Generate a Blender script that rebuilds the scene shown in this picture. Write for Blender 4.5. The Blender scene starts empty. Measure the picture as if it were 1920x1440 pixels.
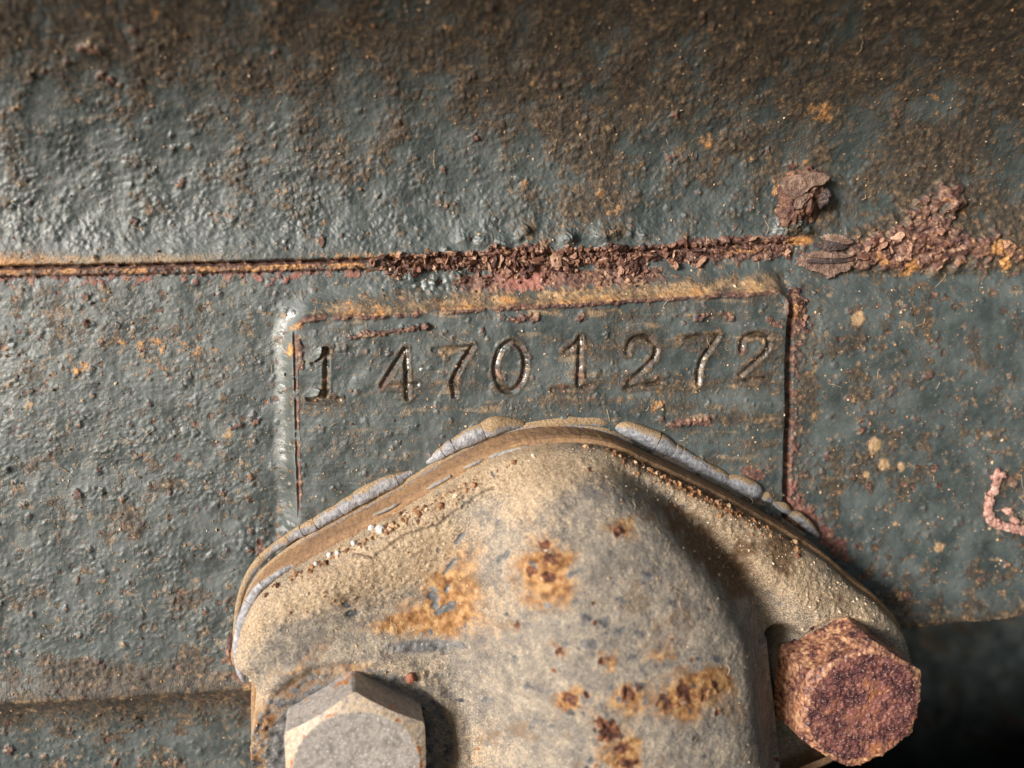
import bpy, math, random
import numpy as np
from mathutils import Matrix, Vector

# ------------------------------------------------------------------ camera, sky, sun, exposure
S = 1e-4                      # one modelling unit (0.1 mm) in metres
FPX, DIST = 1400.0, 1400.0    # focal length and viewing distance in the same unit
YAW, PITCH = math.radians(7.0), math.radians(10.0)
scene = bpy.context.scene
col = scene.collection
fw = np.array([math.sin(YAW)*math.cos(PITCH), math.cos(YAW)*math.cos(PITCH), -math.sin(PITCH)])
rt = np.array([math.cos(YAW), -math.sin(YAW), 0.0])
up = np.cross(rt, fw)
CP = -DIST*fw
cam_d = bpy.data.cameras.new("camera")
cam = bpy.data.objects.new("camera", cam_d); col.objects.link(cam)
cam.matrix_world = Matrix(((rt[0], up[0], -fw[0], CP[0]*S), (rt[1], up[1], -fw[1], CP[1]*S),
                           (rt[2], up[2], -fw[2], CP[2]*S), (0, 0, 0, 1)))
cam_d.sensor_width = 36.0
cam_d.lens = 36.0*FPX/1920.0
cam_d.clip_start, cam_d.clip_end = 0.005, 50.0
cam_d.dof.use_dof = True
cam_d.dof.focus_distance = 1385*S
cam_d.dof.aperture_fstop = 9.0
scene.camera = cam

SUN_LEFT, SUN_UP = math.radians(53), math.radians(11)     # to the left of the wall's normal, above the horizon
sd = Vector((-math.sin(SUN_LEFT)*math.cos(SUN_UP), -math.cos(SUN_LEFT)*math.cos(SUN_UP), math.sin(SUN_UP)))
world = bpy.data.worlds.new("World"); scene.world = world; world.use_nodes = True
wn = world.node_tree.nodes; wl = world.node_tree.links
bg = wn["Background"]; sky = wn.new("ShaderNodeTexSky")
sky.sky_type = 'NISHITA'; sky.sun_disc = False
sky.sun_elevation = SUN_UP
sky.sun_rotation = math.atan2(sd.x, sd.y)
sky.air_density = 1.0; sky.dust_density = 2.0
bg.inputs[1].default_value = 0.052
wl.new(sky.outputs[0], bg.inputs[0])
sun_d = bpy.data.lights.new("sun", 'SUN'); sun_d.energy = 2.9; sun_d.angle = math.radians(20)
sun_d.color = (1.0, 0.97, 0.93)
sun = bpy.data.objects.new("sun", sun_d); col.objects.link(sun)
sun.rotation_euler = sd.to_track_quat('Z', 'Y').to_euler()
scene.view_settings.view_transform = 'Standard'
scene.view_settings.look = 'None'
scene.view_settings.exposure = 1.25
scene.view_settings.gamma = 1.0

# ------------------------------------------------------------------ wall coordinates: u right, v down, h out of the wall
rng = np.random.default_rng(7)
def W(px, py, h):
    """the point at height h above the wall that a picture point looks at"""
    px = np.asarray(px, float); py = np.asarray(py, float); h = np.asarray(h, float)
    a = (px-960)/FPX; b = (720-py)/FPX
    d = fw[None] + a.reshape(-1, 1)*rt[None] + b.reshape(-1, 1)*up[None]
    t = (-h.reshape(-1)-CP[1])/d[:, 1]
    q = CP[None]+d*t[:, None]
    return q[:, 0].reshape(px.shape), (-q[:, 2]).reshape(px.shape)
def proj(u, v, h):
    d0, d1, d2 = u-CP[0], -h-CP[1], -v-CP[2]
    z = d0*fw[0]+d1*fw[1]+d2*fw[2]
    return 960+FPX*(d0*rt[0]+d1*rt[1]+d2*rt[2])/z, 720-FPX*(d0*up[0]+d1*up[1]+d2*up[2])/z
def w1(px, py, h):
    u, v = W(np.array([px]), np.array([py]), np.array([h])); return float(u[0]), float(v[0])

# ------------------------------------------------------------------ noise
def hsh(ix, iy, seed):
    a = (ix.astype(np.int64)*374761393 + iy.astype(np.int64)*668265263 + seed*974634777) & 0xffffffff
    a = ((a ^ (a >> 13))*1274126177) & 0xffffffff
    a = ((a ^ (a >> 16))*2246822519) & 0xffffffff
    return ((a ^ (a >> 15)) & 0xffffff)/float(0x1000000)
def perlin(x, y, seed=0):
    xi = np.floor(x); yi = np.floor(y); fx = x-xi; fy = y-yi
    xi = xi.astype(np.int64); yi = yi.astype(np.int64)
    wx = fx*fx*fx*(fx*(fx*6-15)+10); wy = fy*fy*fy*(fy*(fy*6-15)+10)
    def g(i, j):
        th = hsh(xi+i, yi+j, seed)*6.2831853
        return np.cos(th)*(fx-i)+np.sin(th)*(fy-j)
    a = g(0, 0); b = g(1, 0); c = g(0, 1); d = g(1, 1)
    p = a+(b-a)*wx; q = c+(d-c)*wx
    return (p+(q-p)*wy)*1.5
def fbm(x, y, size, octv=3, seed=0, gain=0.5, sx=1.0, sy=1.0):
    s = 0; a = 1.0; n = 0
    for k in range(octv):
        f = 2.03**k/size
        s = s+a*perlin(x*f*sx+17.3*k, y*f*sy+9.1*k, seed+31*k); n += a; a *= gain
    return s/n
def worley(x, y, size, seed=0, jit=0.95):
    x = x/size; y = y/size
    xi = np.floor(x).astype(np.int64); yi = np.floor(y).astype(np.int64)
    f1 = np.full(x.shape, 9.0); f2 = np.full(x.shape, 9.0); cid = np.zeros(x.shape)
    for i in (-1, 0, 1):
        for j in (-1, 0, 1):
            cx = xi+i+0.5+jit*(hsh(xi+i, yi+j, seed)-0.5); cy = yi+j+0.5+jit*(hsh(xi+i, yi+j, seed+5)-0.5)
            d = np.hypot(x-cx, y-cy); r = hsh(xi+i, yi+j, seed+11)
            m = d < f1
            f2 = np.where(m, f1, np.minimum(f2, d)); cid = np.where(m, r, cid); f1 = np.where(m, d, f1)
    return f1, f2, cid
def ss(a, b, x):
    t = np.clip((x-a)/(b-a), 0, 1); return t*t*(3-2*t)
def gauss(X, Y, cx, cy, rx, ry=None, ang=0.0):
    ry = ry or rx; c, s = math.cos(math.radians(ang)), math.sin(math.radians(ang))
    dx, dy = X-cx, Y-cy
    return np.exp(-(((dx*c+dy*s)/rx)**2+((-dx*s+dy*c)/ry)**2))
def blobs(X, Y, size, prob, rad, seed):
    """small round spots: one in `prob` of the cells carries one"""
    f1, f2, c = worley(X, Y, size, seed)
    return np.where(c < prob, ss(rad, rad*0.35, f1+0.0), 0.0)
def seg_dist(X, Y, pts):
    d = np.full(X.shape, 1e9)
    for (x0, y0), (x1, y1) in zip(pts[:-1], pts[1:]):
        ex, ey = x1-x0, y1-y0; L = ex*ex+ey*ey+1e-9
        t = np.clip(((X-x0)*ex+(Y-y0)*ey)/L, 0, 1)
        d = np.minimum(d, np.hypot(X-x0-t*ex, Y-y0-t*ey))
    return d
def spline(pts, n=8, closed=False):
    P = np.array(pts, float); N = len(P); out = []
    for i in range(N if closed else N-1):
        g = (lambda k: P[k % N]) if closed else (lambda k: P[min(max(k, 0), N-1)])
        p0, p1, p2, p3 = g(i-1), g(i), g(i+1), g(i+2)
        for k in range(n):
            t = k/n
            out.append(0.5*(2*p1+(p2-p0)*t+(2*p0-5*p1+4*p2-p3)*t*t+(3*p1-p0-3*p2+p3)*t**3))
    if not closed: out.append(P[-1])
    return np.array(out)
def poly_sdf(X, Y, poly):
    """distance to a closed outline, positive inside"""
    d = np.full(X.shape, 1e9); ins = np.zeros(X.shape, bool); n = len(poly)
    for i in range(n):
        x0, y0 = poly[i]; x1, y1 = poly[(i+1) % n]
        ex, ey = x1-x0, y1-y0; L = ex*ex+ey*ey+1e-9
        t = np.clip(((X-x0)*ex+(Y-y0)*ey)/L, 0, 1)
        d = np.minimum(d, (X-x0-t*ex)**2+(Y-y0-t*ey)**2)
        if y0 != y1:
            c = ((y0 > Y) != (y1 > Y)) & (X < (x1-x0)*(Y-y0)/(y1-y0)+x0)
            ins ^= c
    d = np.sqrt(d); return np.where(ins, d, -d)

# ------------------------------------------------------------------ objects
def empty(name, label, cat, u, v, h, group=None):
    o = bpy.data.objects.new(name, None); col.objects.link(o)
    o.empty_display_size = 0.01
    o.location = (u*S, -h*S, -v*S); o['label'] = label; o['category'] = cat
    if group: o['group'] = group
    return o
def origin(o):
    if o is None: return np.zeros(3)
    p = np.array(o.location) if o.type == 'EMPTY' else np.zeros(3)
    return p + (origin(o.parent) if o.parent else 0)
def mesh_obj(name, V, F, mat, parent=None, attrs=None, normals=None, smooth=True, label=None, kind=None):
    """V in world metres (n,3); F an (m,3|4) array or a list of faces"""
    V = np.asarray(V, float)-origin(parent)[None]
    me = bpy.data.meshes.new(name)
    if isinstance(F, np.ndarray):
        k = F.shape[1]
        me.vertices.add(len(V)); me.vertices.foreach_set("co", V.astype(np.float32).ravel())
        me.loops.add(F.size); me.loops.foreach_set("vertex_index", F.astype(np.int32).ravel())
        me.polygons.add(len(F)); me.polygons.foreach_set("loop_start", np.arange(0, F.size, k, dtype=np.int32))
        me.polygons.foreach_set("loop_total", np.full(len(F), k, dtype=np.int32))
        me.update(calc_edges=True)
    else:
        me.from_pydata(V.tolist(), [], F); me.update()
    me.polygons.foreach_set("use_smooth", np.full(len(me.polygons), smooth))
    for nm, a in (attrs or {}).items():
        at = me.attributes.new(nm, 'FLOAT', 'POINT'); at.data.foreach_set("value", np.asarray(a, np.float32))
    me.validate()
    if normals is not None: me.normals_split_custom_set_from_vertices(normals.astype(np.float32))
    me.materials.append(mat)
    o = bpy.data.objects.new(name, me); col.objects.link(o)
    if parent: o.parent = parent
    if label: o['label'] = label
    if kind: o['kind'] = kind
    return o
def xyz(u, v, h): return np.stack([u*S, -h*S, -v*S], -1)
def grid_normals(P):
    """normals of a (r,c,3) grid of points, towards the viewer"""
    du = np.gradient(P, axis=1); dv = np.gradient(P, axis=0)
    n = np.cross(dv, du); n /= np.linalg.norm(n, axis=-1, keepdims=True)+1e-20
    return np.where(n[..., 1:2] > 0, -n, n) if np.mean(n[..., 1]) > 0 else n
def cut(P, N, attrs, fmask):
    """the faces of a grid picked by fmask, as V, F, attrs, normals"""
    r, c = P.shape[:2]
    idx = np.arange(r*c).reshape(r, c)
    q = np.stack([idx[:-1, :-1], idx[1:, :-1], idx[1:, 1:], idx[:-1, 1:]], -1)[fmask]
    used = np.unique(q); mp = np.zeros(r*c, np.int64); mp[used] = np.arange(len(used))
    return P.reshape(-1, 3)[used], mp[q], {k: a.reshape(-1)[used] for k, a in attrs.items()}, N.reshape(-1, 3)[used]

# ------------------------------------------------------------------ materials
class MT:
    def __init__(s, name):
        s.m = bpy.data.materials.new(name); s.m.use_nodes = True
        s.t = s.m.node_tree; s.n = s.t.nodes; s.l = s.t.links; s.b = s.n["Principled BSDF"]
        tc = s.n.new("ShaderNodeNewGeometry"); mp = s.n.new("ShaderNodeVectorMath"); mp.operation = 'SCALE'
        mp.inputs["Scale"].default_value = 1/S
        s.l.new(tc.outputs["Position"], mp.inputs[0]); s.co = mp.outputs[0]; s.geo = tc
    def noise(s, size, detail=3, rough=0.55, stretch=None):
        co = s.co
        if stretch:
            v = s.n.new("ShaderNodeVectorMath"); v.operation = 'MULTIPLY'; v.inputs[1].default_value = stretch
            s.l.new(co, v.inputs[0]); co = v.outputs[0]
        x = s.n.new("ShaderNodeTexNoise"); x.inputs["Scale"].default_value = 1/size
        x.inputs["Detail"].default_value = detail; x.inputs["Roughness"].default_value = rough
        s.l.new(co, x.inputs["Vector"]); return x.outputs["Fac"]
    def vor(s, size, feat='F1'):
        x = s.n.new("ShaderNodeTexVoronoi"); x.feature = feat; x.inputs["Scale"].default_value = 1/size
        s.l.new(s.co, x.inputs["Vector"]); return x.outputs["Distance"]
    def attr(s, name):
        x = s.n.new("ShaderNodeAttribute"); x.attribute_name = name; return x.outputs["Fac"]
    def setin(s, sock, v):
        if hasattr(v, "is_linked"): s.l.new(v, sock)
        else: sock.default_value = v
    def math(s, op, a, b=0.0, clamp=False):
        x = s.n.new("ShaderNodeMath"); x.operation = op; x.use_clamp = clamp
        s.setin(x.inputs[0], a); s.setin(x.inputs[1], b); return x.outputs[0]
    def rng(s, v, a, b, c=0.0, d=1.0):
        x = s.n.new("ShaderNodeMapRange"); x.interpolation_type = 'SMOOTHSTEP'
        s.setin(x.inputs[0], v)
        for i, k in enumerate((a, b, c, d)): x.inputs[1+i].default_value = k
        return x.outputs[0]
    def ramp(s, fac, stops):
        x = s.n.new("ShaderNodeValToRGB"); e = x.color_ramp.elements
        while len(e) < len(stops): e.new(0.5)
        for k, (p, c) in enumerate(stops): e[k].position = p; e[k].color = (*c, 1)
        s.l.new(fac, x.inputs[0]); return x.outputs[0]
    def mix(s, f, a, b):
        x = s.n.new("ShaderNodeMix"); x.data_type = 'RGBA'
        s.setin(x.inputs[0], f)
        for sock, v in ((x.inputs[6], a), (x.inputs[7], b)):
            if isinstance(v, tuple): sock.default_value = (*v, 1)
            else: s.l.new(v, sock)
        return x.outputs[2]
    def mixf(s, f, a, b):
        x = s.n.new("ShaderNodeMix"); s.setin(x.inputs[0], f); s.setin(x.inputs[2], a); s.setin(x.inputs[3], b); return x.outputs[0]
    def broken(s, name, nz, amt=0.6, lo=0.35, hi=0.65):
        """a mask attribute with its edge broken up by a noise"""
        v = s.math('ADD', s.attr(name), s.math('MULTIPLY', s.math('SUBTRACT', nz, 0.5), amt))
        return s.rng(v, lo, hi)
    def bump(s, h, dist, strength=1.0, nrm=None):
        x = s.n.new("ShaderNodeBump"); x.inputs["Strength"].default_value = strength
        x.inputs["Distance"].default_value = dist*S
        s.l.new(h, x.inputs["Height"])
        if nrm: s.l.new(nrm, x.inputs["Normal"])
        return x.outputs[0]
    def out(s, colr, rough, nrm=None, spec=0.5):
        s.setin(s.b.inputs["Base Color"], (*colr, 1) if isinstance(colr, tuple) else colr)
        s.setin(s.b.inputs["Roughness"], rough); s.b.inputs["Specular IOR Level"].default_value = spec
        if nrm: s.l.new(nrm, s.b.inputs["Normal"])
        return s.m

RUST = [(0.34, (0.030, 0.013, 0.012)), (0.46, (0.075, 0.030, 0.024)), (0.55, (0.135, 0.064, 0.043)), (0.63, (0.27, 0.16, 0.10)), (0.72, (0.40, 0.26, 0.175))]
def casing_material():
    m = MT("rusted_painted_iron")
    n3, n6, n14, n60 = m.noise(3, 2), m.noise(7, 3), m.noise(16, 3), m.noise(70, 4)
    paint = m.ramp(n60, [(0.36, (0.034, 0.045, 0.046)), (0.5, (0.053, 0.068, 0.069)), (0.64, (0.080, 0.096, 0.097))])
    paint = m.mix(m.rng(n14, 0.55, 0.75, 0, 0.5), paint, (0.085, 0.090, 0.080))
    rust = m.ramp(m.mixf(0.55, n6, n14), RUST)
    rust = m.mix(m.attr("pink"), rust, (0.34, 0.13, 0.10))
    orange = m.ramp(n6, [(0.3, (0.24, 0.105, 0.035)), (0.5, (0.42, 0.19, 0.055)), (0.7, (0.58, 0.33, 0.12))])
    brown = m.ramp(m.mixf(0.5, n6, n14), [(0.36, (0.014, 0.012, 0.009)), (0.48, (0.036, 0.027, 0.018)), (0.57, (0.078, 0.053, 0.031)), (0.66, (0.19, 0.125, 0.068))])
    tan = m.ramp(n6, [(0.3, (0.25, 0.155, 0.075)), (0.7, (0.46, 0.31, 0.17))])
    fb = m.broken("brown", m.mixf(0.5, n6, n14), 2.0, 0.2, 0.9)
    fr = m.broken("rust", n6, 0.9, 0.38, 0.62)
    fo = m.broken("orange", m.mixf(0.5, n3, n6), 1.6, 0.3, 1.0)
    ft = m.broken("dust", m.mixf(0.5, n3, n14), 1.1, 0.15, 0.95)
    c = m.mix(fb, paint, brown); c = m.mix(fr, c, rust); c = m.mix(ft, c, tan); c = m.mix(fo, c, orange)
    # fine pale grit
    spk = m.rng(m.vor(11), 0.16, 0.10); spk = m.math('MULTIPLY', spk, m.rng(n14, 0.5, 0.62))
    c = m.mix(m.math('MULTIPLY', spk, 0.7), c, (0.36, 0.29, 0.20))
    dull = m.math('MAXIMUM', m.math('MAXIMUM', m.math('MULTIPLY', fb, 0.8), fr), m.math('MAXIMUM', fo, ft))
    rough = m.mixf(dull, m.rng(m.mixf(0.5, n60, n14), 0.36, 0.62, 0.46, 0.64), 0.75)
    rough = m.mixf(m.attr('gloss'), rough, 0.24)
    h = m.math('ADD', m.math('MULTIPLY', n6, m.mixf(dull, 0.18, 0.7)), m.math('MULTIPLY', n3, m.mixf(dull, 0.34, 0.85)))
    h = m.math('MULTIPLY', h, m.mixf(m.attr('gloss'), 1.0, 0.3))
    return m.out(c, rough, m.bump(h, 2.2, 0.8), 0.85)
def cover_material():
    m = MT("dusty_cast_cover")
    n2, n5, n12, n40 = m.noise(2.6, 2), m.noise(6, 3), m.noise(14, 3), m.noise(45, 4)
    grey = m.ramp(m.mixf(0.45, m.mixf(0.5, n12, n40), n2), [(0.36, (0.085, 0.078, 0.074)), (0.47, (0.172, 0.154, 0.136)), (0.55, (0.275, 0.236, 0.19)), (0.64, (0.42, 0.35, 0.265))])
    dark = m.ramp(n12, [(0.35, (0.040, 0.043, 0.048)), (0.62, (0.16, 0.155, 0.155))])
    tan = m.ramp(m.mixf(0.7, m.mixf(0.5, n5, n40), n2), [(0.35, (0.15, 0.105, 0.065)), (0.48, (0.31, 0.228, 0.148)), (0.64, (0.54, 0.43, 0.305))])
    orange = m.ramp(n12, [(0.34, (0.12, 0.052, 0.018)), (0.48, (0.255, 0.125, 0.045)), (0.64, (0.40, 0.245, 0.115))])
    brown = m.ramp(n5, [(0.3, (0.07, 0.042, 0.024)), (0.7, (0.20, 0.125, 0.07))])
    rust = m.ramp(m.mixf(0.6, n5, n12), [(0.36, (0.026, 0.011, 0.009)), (0.5, (0.085, 0.032, 0.019)), (0.64, (0.24, 0.10, 0.045))])
    fd = m.broken("dark", n12, 1.0, 0.35, 0.65); ft = m.broken("tan", m.mixf(0.5, n2, m.mixf(0.5, n12, n40)), 2.4, 0.2, 0.95)
    fo = m.broken("orange", m.mixf(0.5, n5, n12), 1.5, 0.25, 1.15); fr = m.broken("rust", n5, 0.9, 0.4, 0.6)
    fbr = m.broken("brown", n5, 0.8, 0.3, 0.8)
    c = m.mix(ft, grey, tan); c = m.mix(fo, c, orange); c = m.mix(fbr, c, brown); c = m.mix(fd, c, dark); c = m.mix(fr, c, rust)
    c = m.mix(m.attr("crack"), c, (0.05, 0.028, 0.018))
    spk = m.math('MULTIPLY', m.rng(m.vor(9), 0.2, 0.1), m.rng(n12, 0.48, 0.6))
    c = m.mix(m.math('MULTIPLY', spk, 0.55), c, (0.62, 0.52, 0.38))
    rough = m.mixf(fd, 0.82, 0.42)
    h = m.math('ADD', m.math('MULTIPLY', n5, 0.6), m.math('MULTIPLY', n2, 0.8))
    return m.out(c, rough, m.bump(h, 2.6, 0.8), 0.35)
def rust_material(name, stops, bumpd=3.0, rough=0.6, dustc=(0.36, 0.23, 0.13), dust=0.3):
    m = MT(name); n3, n9, n25 = m.noise(3, 2), m.noise(9, 3), m.noise(30, 3)
    c = m.ramp(m.mixf(0.5, n9, n25), stops)
    c = m.mix(m.math('MULTIPLY', m.rng(n3, 0.52, 0.68), dust), c, dustc)
    return m.out(c, rough, m.bump(m.math('ADD', n9, n3), bumpd, 0.9), 0.5)
def sealant_material():
    m = MT("grey_white_sealant"); n3, n8, n30 = m.noise(3, 2), m.noise(8, 3), m.noise(30, 2)
    c = m.ramp(n8, [(0.34, (0.16, 0.16, 0.175)), (0.5, (0.27, 0.275, 0.30)), (0.64, (0.38, 0.385, 0.42))])
    # dust lies on what faces up, so it stays put when the light moves
    sx = m.n.new("ShaderNodeSeparateXYZ"); m.l.new(m.geo.outputs["Normal"], sx.inputs[0])
    up_ = m.math('ADD', sx.outputs[2], m.math('MULTIPLY', m.math('SUBTRACT', n8, 0.5), 1.4))
    up_ = m.math('ADD', up_, m.math('MULTIPLY', m.math('SUBTRACT', n30, 0.5), 1.2))
    tan = m.ramp(n3, [(0.3, (0.17, 0.11, 0.06)), (0.7, (0.40, 0.29, 0.175))])
    c = m.mix(m.rng(m.math('ADD', up_, m.attr("soil")), 0.12, 0.62), c, tan)
    return m.out(c, 0.6, m.bump(m.math('ADD', n8, n3), 2.2, 0.8), 0.3)
def spacer_material():
    m = MT("brown_dusty_spacer"); n2, n6, n40 = m.noise(2.4, 2), m.noise(6, 2), m.noise(60, 3)
    c = m.ramp(m.mixf(0.4, n6, n40), [(0.32, (0.15, 0.085, 0.048)), (0.5, (0.24, 0.145, 0.085)), (0.65, (0.34, 0.20, 0.09))])
    c = m.mix(m.rng(n2, 0.5, 0.7, 0, 0.5), c, (0.42, 0.29, 0.18))
    return m.out(c, 0.85, m.bump(m.math('ADD', n6, n2), 1.6, 0.7), 0.25)
def steel_material():
    m = MT("beige_grey_bolt_steel"); n3, n9, n30 = m.noise(3, 2), m.noise(9, 3), m.noise(34, 3)
    c = m.ramp(m.mixf(0.4, n9, n30), [(0.34, (0.17, 0.155, 0.145)), (0.5, (0.275, 0.25, 0.235)), (0.66, (0.38, 0.345, 0.32))])
    c = m.mix(m.broken("dust", n9, 0.8, 0.35, 0.75), c, m.ramp(n3, [(0.3, (0.36, 0.26, 0.17)), (0.7, (0.62, 0.49, 0.35))]))
    c = m.mix(m.broken("rust", n9, 0.9, 0.4, 0.65), c, (0.34, 0.135, 0.05))
    c = m.mix(m.rng(n9, 0.62, 0.70, 0, 0.55), c, (0.12, 0.08, 0.07))
    c = m.mix(m.math('MULTIPLY', m.rng(n3, 0.62, 0.7), 0.7), c, (0.75, 0.72, 0.68))
    return m.out(c, 0.52, m.bump(m.math('ADD', n9, m.math('MULTIPLY', n3, 0.6)), 1.0, 0.5), 0.5)
def grain_material():
    m = MT("loose_grit"); t = m.attr("tint")
    c = m.ramp(t, [(0.0, (0.10, 0.04, 0.022)), (0.3, (0.30, 0.15, 0.07)), (0.6, (0.48, 0.34, 0.20)), (0.85, (0.62, 0.50, 0.36)), (1.0, (0.72, 0.70, 0.68))])
    return m.out(c, 0.75, None, 0.35)
def plain(name, c, rough=0.7):
    m = MT(name); n = m.noise(6, 3); d = tuple(x*0.6 for x in c); l = tuple(min(1, x*1.3) for x in c)
    return m.out(m.ramp(n, [(0.3, d), (0.7, l)]), rough, m.bump(n, 1.5, 0.6), 0.4)
M_CASE, M_COVER, M_SEAL, M_SPACER, M_STEEL, M_GRAIN = casing_material(), cover_material(), sealant_material(), spacer_material(), steel_material(), grain_material()
def crumb_material():
    m = MT("loose_rust"); n = m.noise(5, 2)
    c = m.ramp(m.math('ADD', m.attr('tint'), m.math('MULTIPLY', m.math('SUBTRACT', n, 0.5), 0.8)), [(0.0, (0.028, 0.013, 0.012)), (0.35, (0.075, 0.032, 0.025)), (0.6, (0.16, 0.075, 0.05)), (0.85, (0.30, 0.17, 0.115)), (1.0, (0.42, 0.27, 0.19))])
    return m.out(c, 0.62, m.bump(n, 1.5, 0.6), 0.4)
def bolt_rust_material(name):
    m = MT(name); n3, n9, n25, n60 = m.noise(3, 2), m.noise(8, 3), m.noise(26, 3), m.noise(60, 3)
    c = m.ramp(m.mixf(0.5, n9, n25), [(0.36, (0.024, 0.010, 0.014)), (0.46, (0.060, 0.022, 0.026)), (0.55, (0.125, 0.046, 0.042)), (0.66, (0.27, 0.12, 0.09))])
    c = m.mix(m.rng(n60, 0.52, 0.62, 0, 0.65), c, m.ramp(n25, [(0.42, (0.26, 0.10, 0.09)), (0.58, (0.27, 0.11, 0.04))]))
    d = m.ramp(m.mixf(0.5, n9, n25), [(0.36, (0.12, 0.045, 0.035)), (0.5, (0.33, 0.15, 0.085)), (0.62, (0.52, 0.31, 0.17))])
    c = m.mix(m.broken("dust", m.mixf(0.5, n9, n25), 1.6, 0.3, 0.9), c, d)
    c = m.mix(m.math('MULTIPLY', m.rng(n3, 0.56, 0.68), 0.55), c, (0.50, 0.33, 0.24))
    return m.out(c, m.mixf(n9, 0.35, 0.6), m.bump(m.math('ADD', n9, n3), 1.5, 0.8), 0.5)
M_CRUMB = crumb_material()
M_RUST = rust_material("red_brown_rust", RUST)
M_BOLTRUST = bolt_rust_material("maroon_bolt_rust")
M_BARK = rust_material("flaky_layered_rust", [(0.36, (0.055, 0.032, 0.028)), (0.5, (0.17, 0.105, 0.082)), (0.62, (0.33, 0.23, 0.18))], 4, 0.8)
M_BARKDARK = rust_material("black_rust_scale", [(0.3, (0.02, 0.015, 0.018)), (0.7, (0.07, 0.05, 0.052))], 2, 0.7)
M_STRAND = rust_material("pink_crust", [(0.36, (0.20, 0.085, 0.07)), (0.5, (0.40, 0.21, 0.17)), (0.64, (0.58, 0.40, 0.34))], 3, 0.7, (0.62, 0.48, 0.42), 0.5)
M_ORANGE = plain("orange_seam_rust", (0.46, 0.24, 0.08))
M_PEEL = plain("curled_grey_paint", (0.10, 0.118, 0.118), 0.35)
M_FIBRE = plain("pale_fibre", (0.50, 0.38, 0.26))
M_PEBBLE = plain("red_pebble", (0.26, 0.10, 0.06))
M_PALE = plain("pale_sealant_crumb", (0.60, 0.58, 0.58))

# ================================================================== outlines shared by the spacer and the cover
low = [(449, 1205), (450, 1165), (460, 1122), (483, 1080), (520, 1043), (572, 1010), (640, 973), (700, 942), (752, 913), (802, 882),
       (862, 848), (922, 818), (985, 800), (1060, 796), (1130, 806), (1200, 838), (1270, 870), (1350, 910), (1420, 950), (1480, 985)]
up_l = W(*np.array(low, float).T, np.full(len(low), 25.0))
hi = [(1526, 1018), (1592, 1074), (1660, 1126), (1706, 1180), (1724, 1245), (1714, 1320), (1660, 1400), (1570, 1450), (1480, 1500), (1450, 1620), (1440, 1800), (470, 1800), (464, 1640), (461, 1440), (459, 1335), (457, 1290)]
up_h = W(*np.array(hi, float).T, np.array([45.0, 90.0]+[128.0]*(len(hi)-2)))
OUT = spline(np.concatenate([np.stack(up_l, 1), np.stack(up_h, 1)]), 8, True)

# ================================================================== the casing behind: one relief, cut into its parts
def axis(lo, hi, dense, f, c):
    a = [lo]
    while a[-1] < hi:
        x = a[-1]
        st = 40 if x > dense[0][1]+420 else 14 if (x < dense[0][0] or x > dense[0][1]) else (f if dense[1][0] < x < dense[1][1] else c)
        a.append(x+st)
    return np.array(a)
gx = axis(-420, 3480, ((-30, 1950), (535, 1500)), 1.6, 2.4)
gy = axis(-420, 2760, ((-30, 1470), (560, 940)), 1.6, 2.4)
X, Y = np.meshgrid(gx, gy)            # picture points on the bare wall plane: just another way to number the wall
U, V = W(X, Y, np.zeros_like(X))
seam_pts = [(-500, 512), (0, 501), (300, 496), (700, 487), (860, 483), (1000, 479), (1250, 468), (1450, 456), (1540, 458), (1700, 462), (1920, 468), (2400, 480)]
ys = np.interp(gx, *np.array(seam_pts, float).T)[None, :]+2.2*fbm(X, X*0, 46, 3, 3)+1.2*fbm(X, X*0+5, 9, 2, 4)
DS = Y-ys                              # below the seam > 0
n_lo, n_mid, n_sm = fbm(X, Y, 240, 3, 1), fbm(X, Y, 60, 3, 2), fbm(X, Y, 17, 3, 5)
peel = fbm(X, Y, 11, 2, 8); fine = fbm(X, Y, 6, 2, 9)
# pad
X0, Y0 = X, Y
X, Y = proj(U, V, np.full_like(U, 29.0))          # the pad stands 3 mm out of the wall
xl = 551+(Y-600)*0.028; xr = 1476-(Y-580)*0.028; yt = 601-(X-570)*0.061
def rrect(rad):
    qx = np.maximum(xl-X, X-xr); qy = yt-Y
    ox, oy = np.maximum(qx+rad, 0), np.maximum(qy+rad, 0)
    return np.minimum(np.maximum(qx+rad, qy+rad), 0)+np.hypot(ox, oy)-rad
PDS = rrect(28.0)+1.6*fbm(X, Y, 110, 1, 12)
PD = PDS+1.6*fbm(X, Y, 30, 3, 12)            # >0 outside the pad
below = ss(1180, 1060, Y)
side_r = ss(1440, 1482, X); top_s = ss(0, 26, yt-Y)*(1-side_r)
slope_w = 50+12*top_s-18*side_r+6*fbm(X, Y, 150, 1, 13)
ease = 1-np.clip(PDS/slope_w, 0, 1)
pad_h = 30*np.where(PDS <= 0, 1, ease**1.2*(0.45+0.55*ease))*below
pad_h = np.maximum(pad_h, 17*ss(1479, 1500, X-(xr-1478))*ss(500, 590, Y))
on_pad = (PD <= 0) & (Y < 1120)
X, Y = X0, Y0
h = np.zeros_like(X)
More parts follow.
